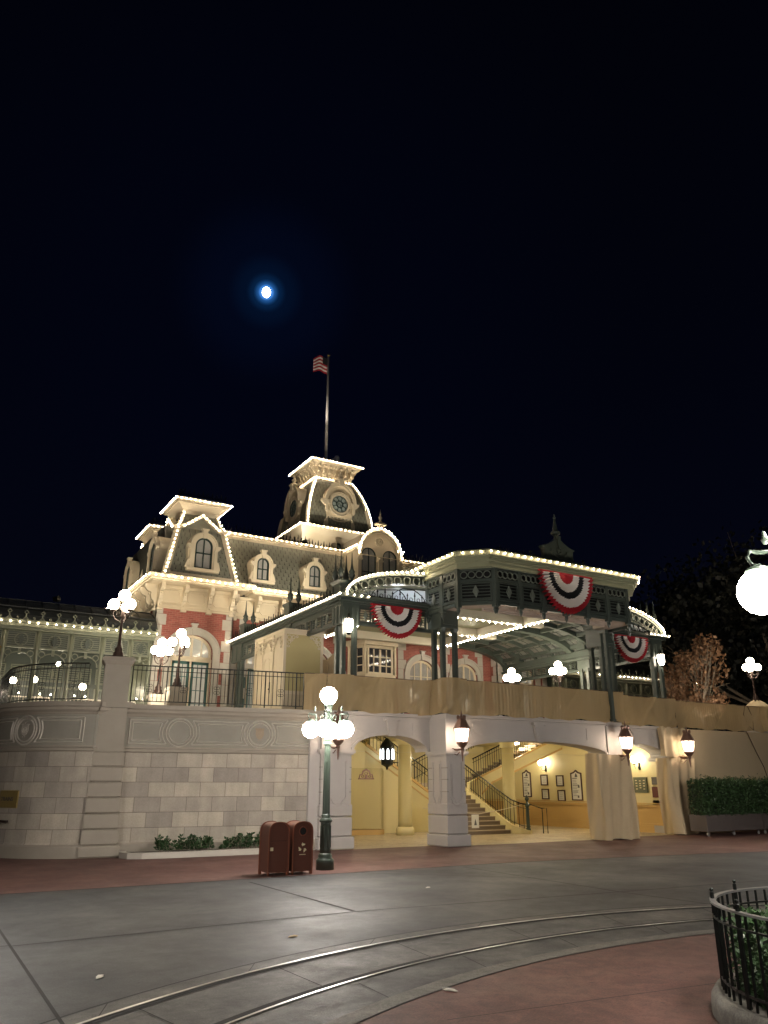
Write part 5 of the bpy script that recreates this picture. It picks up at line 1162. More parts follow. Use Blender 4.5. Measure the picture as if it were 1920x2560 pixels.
# raised box roof
m=MB(); ep=[(14.94,33.6),(14.94,20.9),(15.84,20.0),(22.86,20.0),(23.76,20.9),(24.1,33.6)]
def ins(e): return [(14.94+e,33.6),(14.94+e,20.9+e*.41),(15.84+e*.41,20.0+e),(22.86-e*.41,20.0+e),(23.76-e,20.9+e*.41),(24.1-e,33.6)]
m.exz(ins(0),9.22,9.37); m.exz(ins(.05),9.37,9.42); m.exz(ins(.09),9.12,9.22); m.exz(ins(.14),9.02,9.12); m.exz(ins(.20),8.86,9.02)
m.build('eave_moulding',SAGE,CN)
m=MB(); m.exz(ins(.25),9.42,9.5); m.frus((15.6,23.4,20.7,33.4,9.5),(17.5,21.5,22.5,33,9.8)); m.build('canopy_roof',LEAD,CN)
cb.M=None
BULBS(cb,(14.9,33,9.31),(14.9,20.9,9.31),.26,.036); BULBS(cb,(14.92,20.85,9.31),(15.82,19.96,9.31),.26,.036,False); BULBS(cb,(15.84,19.94,9.31),(22.86,19.94,9.31),.265,.038); BULBS(cb,(22.9,19.96,9.31),(23.8,20.85,9.31),.26,.036,False)
# panelled skirt of the bay
def skirt(M,x0,x1,n):
    m=MB(M); m.box(x0,x1,0,.10,7.60,7.72); m.box(x0,x1,0,.10,8.40,8.50); m.box(x0,x1,0,.10,8.80,8.90); m.box(x0,x1,.06,.08,8.5,8.8); o=m.build('bay_skirt',GREEN,CN); m=MB(M); m.box(x0,x1,.055,.12,7.72,8.4); m.box(x0,x1,.05,.055,8.5,8.8); m.build('gap_shade_backing',BLACK,o); m=MB(M); p=(x1-x0)/n  # black sheet behind the slats paints the shade of the louvre gaps
    for k in range(n+1): m=MB(M); x=x0+p*k; m.box(x-.07,x+.07,-.04,.1,7.60,8.88); m.build('pilaster',GREEN,o)
    for k in range(n):
        m=MB(M)
        a=x0+p*k+.09; b=a+p-.18; lpan(m,a,b,7.74,8.38,0,5); nr=max(2,round((b-a)/.24))
        m.k=1
        for j in range(nr): m.ring(a+(b-a)*(j+.5)/nr,8.65,.13,.028,-.03,.02,14)
        m.build('louvre_panel',[GREEN,GREENL],o)
    for k in range(n+1): m=MB(M); x=x0+p*k; m.box(x-.10,x+.10,-.06,.1,7.52,7.62); m.lathe([(.085,7.54),(.06,7.48),(.07,7.42),(.05,7.36),(.02,7.30),(.001,7.26)],x,.02,0,8); m.build('pendant',GREEN,o)
skirt(Fz(19.35,20.3),-3.1,3.1,6)
skirt(Fz(15.25,0,0,-90),-23.0,-21.15,2)
skirt(Fz((15.25+16.22)/2,(21.2+20.3)/2,0,-45*.0-math.degrees(math.atan2(.9,.97))),-.62,.62,1)
skirt(Fz((22.48+23.45)/2,(21.2+20.3)/2,0,math.degrees(math.atan2(.9,.97))),-.62,.62,1)
skirt(Fz(23.45,0,0,90),21.2,23.0,2)
# ornamental soffit inside the bay
m=MB(); so_=[(15.4,22.4),(15.4,21.2),(16.3,20.42),(22.4,20.42),(23.3,21.2),(23.3,22.4)]; si_=[(16.0,22.4),(16.0,21.9),(16.5,21.5),(22.3,21.5),(22.7,21.9),(22.7,22.4)]
for k in range(5): 
    m.face([(*so_[k],7.70),(*so_[k+1],7.70),(*si_[k+1],7.70),(*si_[k],7.70)]); m.face([(*si_[k],7.70),(*si_[k+1],7.70),(*si_[k+1],9.02),(*si_[k],9.02)])
sf=m.build('bay_soffit',CEILP,CN); m=MB()
for k in range(6):
    x=17.0+k*.98; N2=18
    for r_ in (.36,.26):
        P=[(x+r_*math.cos(2*math.pi*j/N2),20.98+r_*.75*math.sin(2*math.pi*j/N2)) for j in range(N2)]; Q=[(x+(r_-.05)*math.cos(2*math.pi*j/N2),20.98+(r_-.05)*.75*math.sin(2*math.pi*j/N2)) for j in range(N2)]
        for j in range(N2): l=(j+1)%N2; m.face([(*P[j],7.66),(*P[l],7.66),(*Q[l],7.66),(*Q[j],7.66)]); m.face([(*P[j],7.66),(*P[l],7.66),(*P[l],7.7),(*P[j],7.7)]); m.face([(*Q[j],7.66),(*Q[l],7.66),(*Q[l],7.7),(*Q[j],7.7)])
m.box(16.3,22.4,20.46,20.56,7.62,7.7); m.box(16.5,22.3,21.38,21.48,7.60,7.7); m.box(16.3,22.4,20.62,20.67,7.66,7.7); m.box(16.3,22.4,21.28,21.32,7.66,7.7)
m.build('soffit_moulding',CEILP,sf)
# roof pediment
m=MB(Fz(19.35,20.55)@Matrix.Diagonal((1.22,1,1,1))); m.ext([(-1.1,9.42),(1.1,9.42),(1.1,9.6),(.98,9.68),(.95,9.62),(.62,9.62),(.55,9.72),(.56,10.0),(.66,10.06),(.44,10.12),(.2,10.28),(0,10.48),(-.2,10.28),(-.44,10.12),(-.66,10.06),(-.56,10.0),(-.55,9.72),(-.62,9.62),(-.95,9.62),(-.98,9.68),(-1.1,9.6)],-.12,.12)
o=m.build('pediment',GREEN,CN); m=MB(Fz(19.35,20.55)); m.band([(.42*math.cos(math.pi+math.pi*k/10),9.95+.3*math.sin(math.pi+math.pi*k/10)) for k in range(11)],[(.36*math.cos(math.pi+math.pi*k/10),9.95+.24*math.sin(math.pi+math.pi*k/10)) for k in range(11)],-.17,-.1); m.ext([(-.04,10.0),(.04,10.0),(.08,10.5),(-.08,10.5)],-.18,-.1)
m.ring(0,9.93,.12,.03,-.16,-.1,12); m.lathe([(.09,10.42),(.07,10.55),(.17,10.62),(.18,10.68),(.1,10.76),(.05,11.05),(.03,11.2),(.06,11.24),(.06,11.28),(.02,11.3),(.035,11.36),(.001,11.42)],0,0,0,12)
m.build('finial',GREEN,o)
for x in (-1.05,1.05): m=MB(Fz(19.35,20.55)); m.sph(x*1.2,0,9.75,.06,8); m.build('knob',GREEN,o)
m=MB(Fz(0,24.2)); crest(m,16,23,9.5,.42,0,.3); m.build('cresting',IRON,CN)
cb.build('string_light',BULB,CN,kind='stuff'); ci.build('ceiling_string_light',BULBI,CN,kind='stuff')
# lantern lamps on the canopy posts
for x,y,lab_ in ((12.0,22.86,'bright glass lantern on the front left canopy posts'),(27.05,22.9,'bright globe lantern on the front right canopy posts')):
    t=T('post_lantern',lab_,'lantern',(x,y,7),'lanterns on the canopy posts'); m=MB(Fz(x,y)); m.box(-.02,.02,0,.2,6.7,6.74); m.lathe([(.12,7.10),(.05,7.22),(.02,7.3)],0,0,0,8); m.lathe([(.10,6.66),(.04,6.58)],0,0,0,8); m.build('frame',IRON,t)
    m=MB(Fz(x,y)); m.lathe([(.08,6.68),(.13,6.8),(.14,7.0),(.12,7.10)],0,0,0,12); m.build('glass',LANT,t,True)

# ================= BALCONY SCRIM =================
def scrim(label,pts,z0,z1,fold=.03,seed=1,mt=CANVAS,group='tan scrim panels hung on the balcony railing'):
    t=T('scrim_panel',label,'scrim',(pts[0][0],pts[0][1],z0),group); rr=random.Random(seed)
    P=[Vector(p) for p in pts]; L=[0]
    for a,b in zip(P,P[1:]): L.append(L[-1]+(b-a).length)
    def at(s_):
        k=max(i for i in range(len(L)-1) if L[i]<=s_+1e-9); k=min(k,len(P)-2); d=(P[k+1]-P[k]).normalized(); return P[k].lerp(P[k+1],(s_-L[k])/(L[k+1]-L[k])),Vector((d.y,-d.x))
    nx=max(8,int(L[-1]/.035)); nz=10; m=MB(); ph=[rr.uniform(0,6.28) for _ in range(6)]
    g=[]
    for i in range(nx+1):
        row=[]; s_=L[-1]*i/nx; p,n=at(s_)
        for j in range(nz+1):
            t_=j/nz; dg=s_*1.3-t_*1.6
            o=fold*(.5*math.sin(s_*2.1+t_*2.4+ph[0])+.5*math.sin(dg*3+ph[1])+.3*math.sin(s_*9+ph[2])*(1-abs(2*t_-1)))+fold*1.3*max(0,math.sin(dg*2.2+ph[3]))**8+.0035*math.sin(s_*2*math.pi/.15)
            zz_=z0+(z1-z0)*t_+(.03*math.sin(s_*3.3+ph[4])+.02*math.sin(s_*7+ph[5]))*(1-t_) + (.012*math.sin(s_*4+ph[1]) if j==nz else 0)
            row.append(m.pt((p.x+n.x*(o+.05),p.y+n.y*(o+.05),zz_)))
        g.append(row)
    for i in range(nx):
        for j in range(nz): m.fi([g[i][j],g[i+1][j],g[i+1][j+1],g[i][j+1]])
    m.build('cloth',mt,t,True)
    m=MB(); hp=[(at(L[-1]*k/20)[0]) for k in range(21)]; m.tube([(p.x+.0,p.y-.06,z1-.01) for p in hp],.014,5); m.build('hem',ROPE,t)
    return t
scrim('plain tan scrim panel left of the green lamp post',[(10.6,23.22),(11.3,23.02)],4.13,5.27,.04,3)
scrim('tan scrim panel with diagonal folds over the left arch',[(11.3,23.0),(15.27,22.98)],4.12,5.27,.085,5)
scrim('tan scrim panel wrapped round the corner above the stone pier',[(15.27,22.98),(15.29,22.08),(16.15,22.06)],4.12,5.3,.08,9)
scrim('widest tan scrim panel stretched over the central arch',[(16.15,22.06),(22.95,22.06)],4.12,5.26,.032,11)
scrim('tan scrim panel with gathered folds over the right arch',[(22.95,22.02),(23.6,22.02),(23.66,22.9),(27.4,22.86)],4.12,5.27,.10,14)
scrim('long tan scrim panel along the top of the covered right wall',[(27.4,22.82),(31.2,22.8),(33.0,22.8)],4.1,5.2,.04,17)
scrim('end tan scrim panel beyond the cloth covered lamp pedestal',[(33.0,22.8),(33.05,22.5),(34.2,22.5),(34.2,22.8),(42,22.9)],4.1,5.2,.03,19)
g_='balcony railings behind the tan scrim'
railing('balcony_railing','black balcony railing behind the scrim over the left arch',[(10.7,23.42),(11.5,23.3),(15.5,23.26)],4.12,1.12,g_,.15,br=.014)
railing('balcony_railing','black balcony railing behind the scrim over the central arch',[(15.5,22.34),(23.3,22.34)],4.12,1.12,g_,.15,br=.014)
railing('balcony_railing','black balcony railing behind the scrim over the right arch',[(23.8,23.14),(27.6,23.14)],4.12,1.12,g_,.15,br=.014)
# cloth over the lower right
def drape(label,pts,z0,z1,seed,flare=.10):
    t=T('draped_cloth',label,'cloth',(pts[0][0],pts[0][1],z0),'tan cloths wrapped round the right piers'); rr=random.Random(seed); P=[Vector(p) for p in pts]; L=[0]
    for a,b in zip(P,P[1:]): L.append(L[-1]+(b-a).length)
    nx=int(L[-1]/.05); nz=16; m=MB(); g=[]; ph=[rr.uniform(0,6) for _ in range(5)]; xc=sum(p.x for p in P)/len(P)
    for i in range(nx+1):
        s_=L[-1]*i/nx; k=max(q for q in range(len(L)-1) if L[q]<=s_+1e-9); k=min(k,len(P)-2); p=P[k].lerp(P[k+1],(s_-L[k])/(L[k+1]-L[k])); d=(P[k+1]-P[k]).normalized(); n=Vector((d.y,-d.x)); row=[]
        for j in range(nz+1):
            t_=j/nz; dn=1-t_; sk=s_+dn*.5*math.sin(ph[4])
            o=.07*dn*math.sin(sk*7+ph[0])+.05*math.sin(sk*13+ph[1]+dn*1.5)+.22*dn*max(0,math.sin(sk*2.6-dn*1.8+ph[2]))**3
            row.append(m.pt((p.x+n.x*o+(p.x-xc)*flare*dn,p.y+n.y*o-.06*dn,z0+(z1-z0)*t_+(.03*math.sin(sk*5+ph[3]) if j==0 else 0)+(.03*math.sin(s_*3+ph[3]) if j==nz else 0))))
        g.append(row)
    for i in range(nx):
        for j in range(nz): m.fi([g[i][j],g[i+1][j],g[i+1][j+1],g[i][j+1]])
    m.build('cloth',CLOTH,t,True); return t
drape('tall tan cloth wrapped round the pier between centre and right arches',[(21.95,22.6),(22.0,22.02),(22.7,21.98),(23.6,21.95),(23.72,22.8)],.02,2.95,4,.0)
drape('tall tan cloth wrapped round the pier beside the hedge planter',[(26.70,23.5),(26.74,22.92),(27.4,22.88),(28.25,22.84)],.02,2.93,8,.02)
drape('short tan cloth on the upper pier behind the right copper lantern',[(26.5,23.1),(26.52,22.86),(27.2,22.9),(27.9,22.84)],2.95,4.12,12,-.1)
m=MB(); m.box(27.5,42,23.0,23.6,0,4.08); tag(m.build('covered_wall',CLOTH),'smooth tan covered wall behind the hedge planters','wall')
m=MB(); m.tube([(31.75,22.88,4.35),(31.9,22.88,4.2),(32.1,22.9,4.0),(32.5,22.92,3.3),(32.95,22.94,2.6),(33.15,22.95,2.0)],.02,5); m.tube([(31.9,22.7,5.2),(31.75,22.72,4.8),(31.9,22.72,4.4),(32.3,22.72,4.15),(32.35,22.72,4.7),(32.1,22.72,5.2)],.018,5); tag(m.build('rope',ROPE),'brown rope hanging down the covered right wall','rope')
m=MB(); m.box(33.15,34.1,22.9,23.8,4.08,5.22); tag(m.build('lamp_pedestal',STONEP),'square pedestal wrapped in scrim under the right globe lamp','pedestal')
m=MB(Fz(33.62,23.3)); nx,nz=24,8
g=[[m.pt(((.62-.5*(j/nz)**1.5)*math.cos(2*math.pi*i/nx)*(1+.08*math.sin(5*2*math.pi*i/nx)),(.55-.42*(j/nz)**1.5)*math.sin(2*math.pi*i/nx)*(1+.08*math.cos(4*2*math.pi*i/nx)),5.2+.36*(j/nz)+.03*math.sin(i*1.7))) for j in range(nz+1)] for i in range(nx)]
for i in range(nx):
    for j in range(nz): m.fi([g[i][j],g[(i+1)%nx][j],g[(i+1)%nx][j+1],g[i][j+1]])
o=m.build('cloth_wrap',CLOTH,None,True); tag(o,'bunched tan cloth tied round the foot of the right globe lamp','cloth')

# ================= BUNTING =================
def bunting(x,y,z,w_,h,label,n=56):
    t=T('bunting',label,'bunting',(x,y,z),'red, white and blue fan buntings'); R0=[(0,.0),(.30,0),(.52,1),(.70,2),(.86,1),(1.0,0)]
    mats=[REDC,WHTC,NAVY]
    seq=[(0,.26,0),(.26,.47,1),(.47,.64,2),(.64,.86,1),(.86,1.0,0)]
    m=MB(Fz(x,y,z)); g={}
    rad=[0,.13,.26,.365,.47,.555,.64,.75,.86,.93,1.0]
    rr=random.Random(int(x*10))
    jit=[rr.uniform(-.012,.012) for _ in range(n+1)]
    for i in range(n+1):
        a=math.pi+math.pi*i/n
        for k,r_ in enumerate(rad):
            amp=.075*r_*(.35+r_); 
            rr_=r_*(1+ (.025*math.cos(n*.0+i*math.pi) if k==len(rad)-1 else 0))+ (jit[i] if 0<k<len(rad)-1 else 0)
            g[i,k]=m.pt((w_/2*rr_*math.cos(a),-.07-amp*(1 if i%2 else -1)-.05*math.sin(math.pi*r_)*.6,h*rr_*math.sin(a)-.02*math.sin(i*.5)*r_*0))
    for i in range(n):
        for k in range(len(rad)-1):
            r_=(rad[k]+rad[k+1])/2; m.k=[c for a_,b_,c in seq if a_<=r_<b_][0]
            m.fi([g[i,k],g[i+1,k],g[i+1,k+1],g[i,k+1]])
    m.build('cloth',mats,t,False); m=MB(Fz(x,y,z)); m.box(-w_/2,w_/2,-.09,-.02,-.02,.03); m.build('top_tape',REDC,t)
bunting(13.9,VF-.08,7.72,2.05,1.08,'red, white and dark blue fan bunting on the left canopy lintel')
bunting(19.33,20.22,9.0,2.55,1.42,'largest fan bunting hung on the front of the raised central bay')
bunting(25.35,VF-.08,7.72,1.95,1.05,'red, white and dark blue fan bunting on the right canopy lintel')

# ================= PLATFORM SHEDS =================
def shed(x0,x1,posts,label,xlab):
    t=T('platform_shed',label,'platform canopy',((x0+x1)/2,35,4.1))
    m=MB(); m.box(x0,x1,33.2,33.5,7.72,7.85); m.box(x0,x1,33.1,33.4,7.85,7.97); m.box(x0,x1,33.3,33.5,7.6,7.72); m.build('eave',GREEN2,t)
    m=MB(); P=[(33.25+3.6*(1-math.cos(R(a))),7.97+1.3*math.sin(R(a))) for a in range(0,91,10)]
    for p,q in zip(P,P[1:]): m.face([(x0,p[0],p[1]),(x1,p[0],p[1]),(x1,q[0],q[1]),(x0,q[0],q[1])])
    m.face([(x0,36.85,9.27),(x1,36.85,9.27),(x1,41,8.2),(x0,41,8.2)]); rf=m.build('roof',LEAD,t)
    m=MB(); n=int((x1-x0)/.62)
    for k in range(n+1): x=x0+(x1-x0)*k/n; m.beam([(x,p[0],p[1]+.02) for p in P],.05,.05)
    for a in (25,55): q=(33.25+3.6*(1-math.cos(R(a))),7.97+1.3*math.sin(R(a))); m.box(x0,x1,q[0]-.02,q[0]+.02,q[1],q[1]+.04)
    m.build('roof_seam',LEAD,rf)
    m=MB(); n=int((x1-x0)/.6)
    for k in range(n):
        x=x0+.3+(x1-x0)*k/n; m.ring(x,8.27,.09,.035,33.14,33.18,4); m.box(x-.02,x+.02,33.14,33.18,7.97,8.2); m.ext([(x-.14,7.97),(x+.14,7.97),(x+.04,8.08),(x-.04,8.08)],33.14,33.18); m.sph(x+.3,33.16,8.05,.055,8)
    m.build('cresting',GREEN2,t)
    m=MB(); BULBS(m,(x0,33.05,7.86),(x1,33.05,7.86),.30,.036); m.build('string_light',BULB,t,kind='stuff')
    for a,b in zip(posts,posts[1:]):
        pn=MB(); ar_=MB()
        lpan(pn,a+.08,b-.08,6.92,7.58,33.46,7); pn.k=1; pn.box(a+.08,b-.08,33.52,33.54,6.92,7.58); pn.k=0; pn.ring((a+b)/2,7.25,.25,.03,33.40,33.46,20)
        xc=(a+b)/2; hw=(b-a)/2-.12
        q=[(xc-hw*math.cos(math.pi*k/14),6.35+.42*math.sin(math.pi*k/14)) for k in range(15)]; ar_.beam([(x,33.46,z) for x,z in q],.04,.045); ar_.box(xc-.05,xc+.05,33.42,33.5,6.68,6.9)
        for s_ in (-1,1): ar_.ring(xc+s_*hw*.82,6.72,.13,.03,33.44,33.48,14)
        pn.build('louvre_panel',[GREEN2,GREEN],t); ar_.build('arch_bracket',GREEN2,t)
    for x in posts:
        m=MB(); m.lathe([(.12,4.12),(.12,4.5),(.07,4.6),(.065,6.7),(.085,6.8),(.085,7.6)],x,33.47,0,10); m.build('post',GREEN2,t,'auto')
    m=MB(); m.box(x0,x1,38.2,38.4,4.12,8.6); bw=m.build('back_wall',GREEN,t); m=MB()
    k=x0+.5
    while k<x1-1: lpan(m,k,k+1.0,6.2,6.9,38.16,6); m.band([(k,4.5),(k+1,4.5),(k+1,6.0),(k,6.0)],[(k+.08,4.58),(k+.92,4.58),(k+.92,5.92),(k+.08,5.92)],38.13,38.2,True); k+=1.2
    m.build('wall_panel',GREEN2,bw)
    if x0<0: m=MB(); m.box(8.16,8.28,33.75,38.2,4.12,7.9); m.build('end_wall',GREEN2,t)
    return t
shed(-14,8.25,[-9.6,-8.4,-7.2,-6,-4.8,-3.6,-2.4,-1.2,0,1.25,2.5,3.72,4.96,6.18,7.3,8.15],'sage green platform canopy with barrel roof left of the station','')
shed(30.4,44,[30.5,31.4,32.6,33.8,35,36.2,37.4,38.6,39.8,41,42.2,43.8],'sage green platform canopy with barrel roof right of the station','')
# globe lamps hanging in the sheds
for k,(x,y,z,lab_) in enumerate([(3.2,35.2,5.85,'globe lamp low under the left shed beside the rounded railing'),(5.9,35.2,5.75,'globe lamp under the left shed near the lamp pillar'),(1.6,34.5,5.2,'globe lamp at the far left under the shed'),(4.75,34.6,6.55,'small white lamp high between the left shed posts'),(6.9,35.5,5.3,'lowest globe lamp under the shed close to the station wall'),(4.1,36.2,6.05,'small globe lamp just right of the lowest left shed lamp'),(2.5,36.5,5.55,'dim globe lamp deep under the left shed'),(7.4,36.4,5.8,'globe lamp deep under the shed beside the station wall'),(35.2,35.2,6.3,'globe lamp under the right shed'),(36.8,35.2,5.9,'globe lamp farther along under the right shed')]):
    t=T('shed_lamp',lab_,'lamp',(x,y,z),'globe lamps under the platform canopies'); m=MB(); m.sph(x,y,z,.14 if k!=3 else .09,14); m.build('globe',GLOBES,t,True); m=MB(); m.lathe([(.03,4.12-z),(.025,-.14)],x,y,z,8); m.lathe([(.06,-.16),(.07,-.12)],x,y,z,8); m.build('stem',GREEN2,t)
# low lit fence under the left shed
for x0,x1,lab_ in ((.2,4.6,'pale railing with a row of small bulbs under the left shed'),(5.1,8.0,'pale railing with a row of small bulbs near the station corner')):
    t=T('platform_fence',lab_,'fence',(x0,34.6,4.12),'pale railings with bulbs under the shed'); m=MB(); m.box(x0,x1,34.57,34.63,5.15,5.2); m.box(x0,x1,34.58,34.62,4.3,4.34); n=int((x1-x0)/.14)
    for k in range(n+1): x=x0+(x1-x0)*k/n; m.box(x-.014,x+.014,34.585,34.615,4.14,5.16)
    m.build('rail',WHTC,t); m=MB(); BULBS(m,(x0,34.5,5.3),(x1,34.5,5.3),.36,.045); m.build('string_light',BULB,t,kind='stuff')
# ================= LAMPS =================
def crook(m,M,r0,z0,r1,z1,th=.03):
    # arm leaving the post at radius r0, rising over and coming down on the globe cap
    m.M=M; P=[(r0,0,z0),(r0+.10,0,z0-.08),(r0+.2,0,z0-.02),(r0+.25,0,z0+.12),(r0+.26,0,z0+.26),(r1-.02,0,z1+.36),(r1+.04,0,z1+.38),(r1+.07,0,z1+.32),(r1+.04,0,z1+.25),(r1,0,z1+.22)]
    m.tube(P,th,8,.016); m.tube([(r0+.04,0,z0+.18),(r0+.11,0,z0+.26),(r0+.16,0,z0+.2),(r0+.12,0,z0+.13),(r0+.07,0,z0+.16)],.014,6)
    m.M=None
def street_lamp(label,loc,group='green five globe street lamps'):
    t=T('street_lamp',label,'street lamp',(0,0,0),group)
    m=MB(); m.lathe([(.215,0),(.215,.20),(.20,.23),(.165,.25),(.17,.30),(.14,.36)],n=20); m.build('foot',LAMPG,t,'auto')
    m=MB(); N2=24; prof=[(.135,.34),(.125,.45),(.118,1.0),(.13,1.04)]; m.lathe(prof,n=20); 
    for k in range(8): a=2*math.pi*k/8; m.box(.12*math.cos(a)-.012,.12*math.cos(a)+.012,.12*math.sin(a)-.012,.12*math.sin(a)+.012,.48,.96)
    m.lathe([(.15,1.04),(.16,1.07),(.13,1.12),(.10,1.15),(.115,1.19),(.09,1.22)],n=20); m.build('pedestal',LAMPG,t,'auto')
    m=MB(); rows=[]
    for z,r_ in ((1.2,.092),(2.0,.082),(2.82,.070)): rows.append([m.pt(((r_*(1 if k%2 else .87))*math.cos(2*math.pi*k/32),(r_*(1 if k%2 else .87))*math.sin(2*math.pi*k/32),z)) for k in range(32)])
    for a,b in zip(rows,rows[1:]):
        for k in range(32): m.fi([a[k],a[(k+1)%32],b[(k+1)%32],b[k]])
    m.lathe([(.085,2.80),(.095,2.84),(.08,2.88),(.095,2.93),(.10,3.0),(.075,3.08),(.05,3.15),(.06,3.3),(.085,3.38),(.05,3.5),(.05,3.62),(.10,3.72),(.12,3.78),(.10,3.80)],n=16); m.build('shaft',LAMPG,t)
    for k in range(4):
        M=Matrix.Rotation(R(45+90*k+8),4,'Z'); m=MB(); crook(m,M,.05,3.28,.44,3.19); m.M=M; m.lathe([(.03,3.44),(.05,3.42),(.10,3.40),(.115,3.375),(.09,3.36)],.44,0,0,12); m.lathe([(.02,3.62),(.035,3.66),(.012,3.74)],.34,0,0,8); a=m.build('arm',LAMPG,t,'auto')
        m=MB(M); m.sph(.44,0,3.18,.205,20); m.build('globe',GLOBE,a,True)
    m=MB(); m.sph(0,0,4.0,.215,20); m.build('globe',GLOBE,t,True)
    t.location=loc; return t
L0=street_lamp('green fluted five globe street lamp beside the maroon bins',(8.93,18.04,0))
# near lamp at right frame edge; the others are unseen, added out of view to light wall and road
g=ray(1903,1480); hd_=Vector((g.x,g.y)).normalized(); ax=Vector((0,0,1.9))+g/Vector((g.x,g.y)).length*7.7
rt=Vector((hd_.y,-hd_.x)); p=Vector((ax.x,ax.y))+rt*.44
rzn=math.atan2(-rt.y,-rt.x)-R(45+8)
dup(L0,(p.x,p.y,.36),rzn,'nearest street lamp whose big globe hangs at the right edge above the fence')
dup(L0,(.2,14.2,0),.3,'street lamp out of sight on the left before the bastion')
dup(L0,(-2.5,-4.5,0),.9,'unseen street lamp behind the camera on the left')
dup(L0,(24.5,14.2,0),.2,'street lamp out of sight on the right before the hedges')
# terrace lamps
def terrace_lamp(label,loc,rz=0):
    t=T('globe_lamp',label,'lamp',(0,0,0),'bronze four globe lamps on the terrace')
    m=MB(); m.lathe([(.20,0),(.20,.06),(.15,.10),(.16,.16),(.11,.2),(.12,.28),(.07,.34),(.055,.42),(.04,.9),(.035,1.2),(.06,1.28),(.05,1.36),(.03,1.5),(.03,1.68),(.08,1.74)],n=14); m.build('post',BRONZE,t,'auto')
    for k in range(3):
        M=Matrix.Rotation(R(30+120*k),4,'Z'); m=MB(M); m.tube([(.03,0,1.15),(.12,0,1.12),(.22,0,1.18),(.28,0,1.28),(.29,0,1.40)],.018,6); m.tube([(.04,0,1.3),(.14,0,1.26),(.2,0,1.33),(.14,0,1.37)],.010,5); m.lathe([(.03,1.38),(.08,1.42),(.09,1.46)],.29,0,0,10); a=m.build('arm',BRONZE,t); m=MB(M); m.sph(.29,0,1.61,.165,16); m.build('globe',GLOBES,a,True)
    m=MB(); m.sph(0,0,1.92,.175,16); m.build('globe',GLOBES,t,True)
    t.location=loc; t.rotation_euler=(0,0,rz); return t
tl0=terrace_lamp('bronze globe lamp on the tall stone pillar at the bastion end',(4.96,24.25,5.44),.5)
dup(tl0,(7.86,28.0,5.12),.2,'bronze globe lamp on a low plinth before the arched brick doorway')
dup(tl0,(7.62,29.6,5.0),.9,'second bronze globe lamp left of the one before the brick doorway')
dup(tl0,(33.62,23.3,5.45),.3,'bronze globe lamp rising from bunched cloth at the far right')
dup(tl0,(24.3,29.5,5.05),.4,'bronze globe lamp seen under the canopy left of its brightest neighbour')
dup(tl0,(25.9,28.0,5.3),.1,'bright bronze globe lamp under the right vault of the canopy')
for x,y,z,lab_ in ((7.86,28,5.12,'low stone plinth under the globe lamp before the brick doorway'),(7.62,29.6,5.0,'low stone plinth under the second globe lamp by the doorway'),(24.3,29.5,5.05,'low stone plinth under the lamp below the canopy'),(25.9,28,5.3,'low stone plinth under the bright lamp below the right vault')):
    m=MB(Fz(x,y)); m.box(-.28,.28,-.28,.28,4.1,z-.12); m.box(-.33,.33,-.33,.33,z-.12,z-.001); tag(m.build('lamp_plinth',STONEP),lab_,'plinth','plinths under terrace lamps')
# copper wall lanterns
def wall_lantern(label,x,y,z):
    t=T('wall_lantern',label,'lantern',(x,y,z),'copper wall lanterns on the arcade')
    s_=1.0; M=Fz(x,y,z)
    m=MB(M); m.lathe([(.30,.22),(.27,.26),(.15,.50),(.13,.52),(.14,.56),(.10,.58)],n=8); m.lathe([(.03,.56),(.05,.6),(.03,.68),(.005,.82)],n=8)
    for k in range(8): a=2*math.pi*k/8; m.lathe([(.02,.52),(.03,.6),(.005,.66)],.13*math.cos(a),.13*math.sin(a),0,5)
    m.build('roof',COPPER,t)
    m=MB(M)
    for k in range(8):
        a=2*math.pi*k/8; m.tube([(.26*math.cos(a),.26*math.sin(a),.23),(.17*math.cos(a),.17*math.sin(a),-.20)],.013,4)
    m.lathe([(.17,-.26),(.19,-.24),(.19,-.20),(.17,-.19)],n=8); m.lathe([(.17,-.26),(.09,-.36),(.06,-.38),(.07,-.42),(.05,-.46),(.03,-.62),(.015,-.78),(.001,-.82)],n=10); m.build('frame',COPPER,t)
    m=MB(M); m.tube([(0,.45,-.42),(0,.3,-.46),(0,.12,-.44),(0,0,-.42)],.025,6); m.tube([(0,.45,-.56),(0,.3,-.6),(0,.15,-.5)],.014,6); m.tube([(-.18,.30,-.40),(0,.3,-.42),(.18,.3,-.40)],.018,6); m.build('bracket',COPPER,t)
    m=MB(M); 
    m.lathe([(.155,-.19),(.245,.215)],n=8,cap=False); m.build('glass',LANTG,t)
    m=MB(M); m.sph(0,0,.0,.085,12,1.4); m.build('flame_bulb',LANT2,t,True)
LANTG=mat('lantern_pane',(1,.9,.8),.3,emit=(1,.80,.62),es=2.6,trans=.0); LANT2=LANT
tt=LANTG.node_tree; b=tt.nodes['Principled BSDF']; tp=N(tt,'ShaderNodeBsdfTransparent'); mx=N(tt,'ShaderNodeMixShader'); mx.inputs[0].default_value=.6; tt.links.new(b.outputs[0],mx.inputs[1]); tt.links.new(tp.outputs[0],mx.inputs[2]); tt.links.new(mx.outputs[0],tt.nodes['Material Output'].inputs[0])
LANT2=mat('lantern_bulb',(1,1,1),.4,emit=(1,.82,.64),es=90)
wall_lantern('copper wall lantern half hidden behind the street lamp globes',11.6,22.7,3.42)
wall_lantern('copper wall lantern on the stone pier left of the centre arch',15.66,21.72,3.40)
wall_lantern('copper wall lantern on the draped pier right of the centre arch',23.15,21.65,3.33)
wall_lantern('rightmost copper wall lantern glowing on tan cloth beside the hedge',27.35,22.3,3.33)

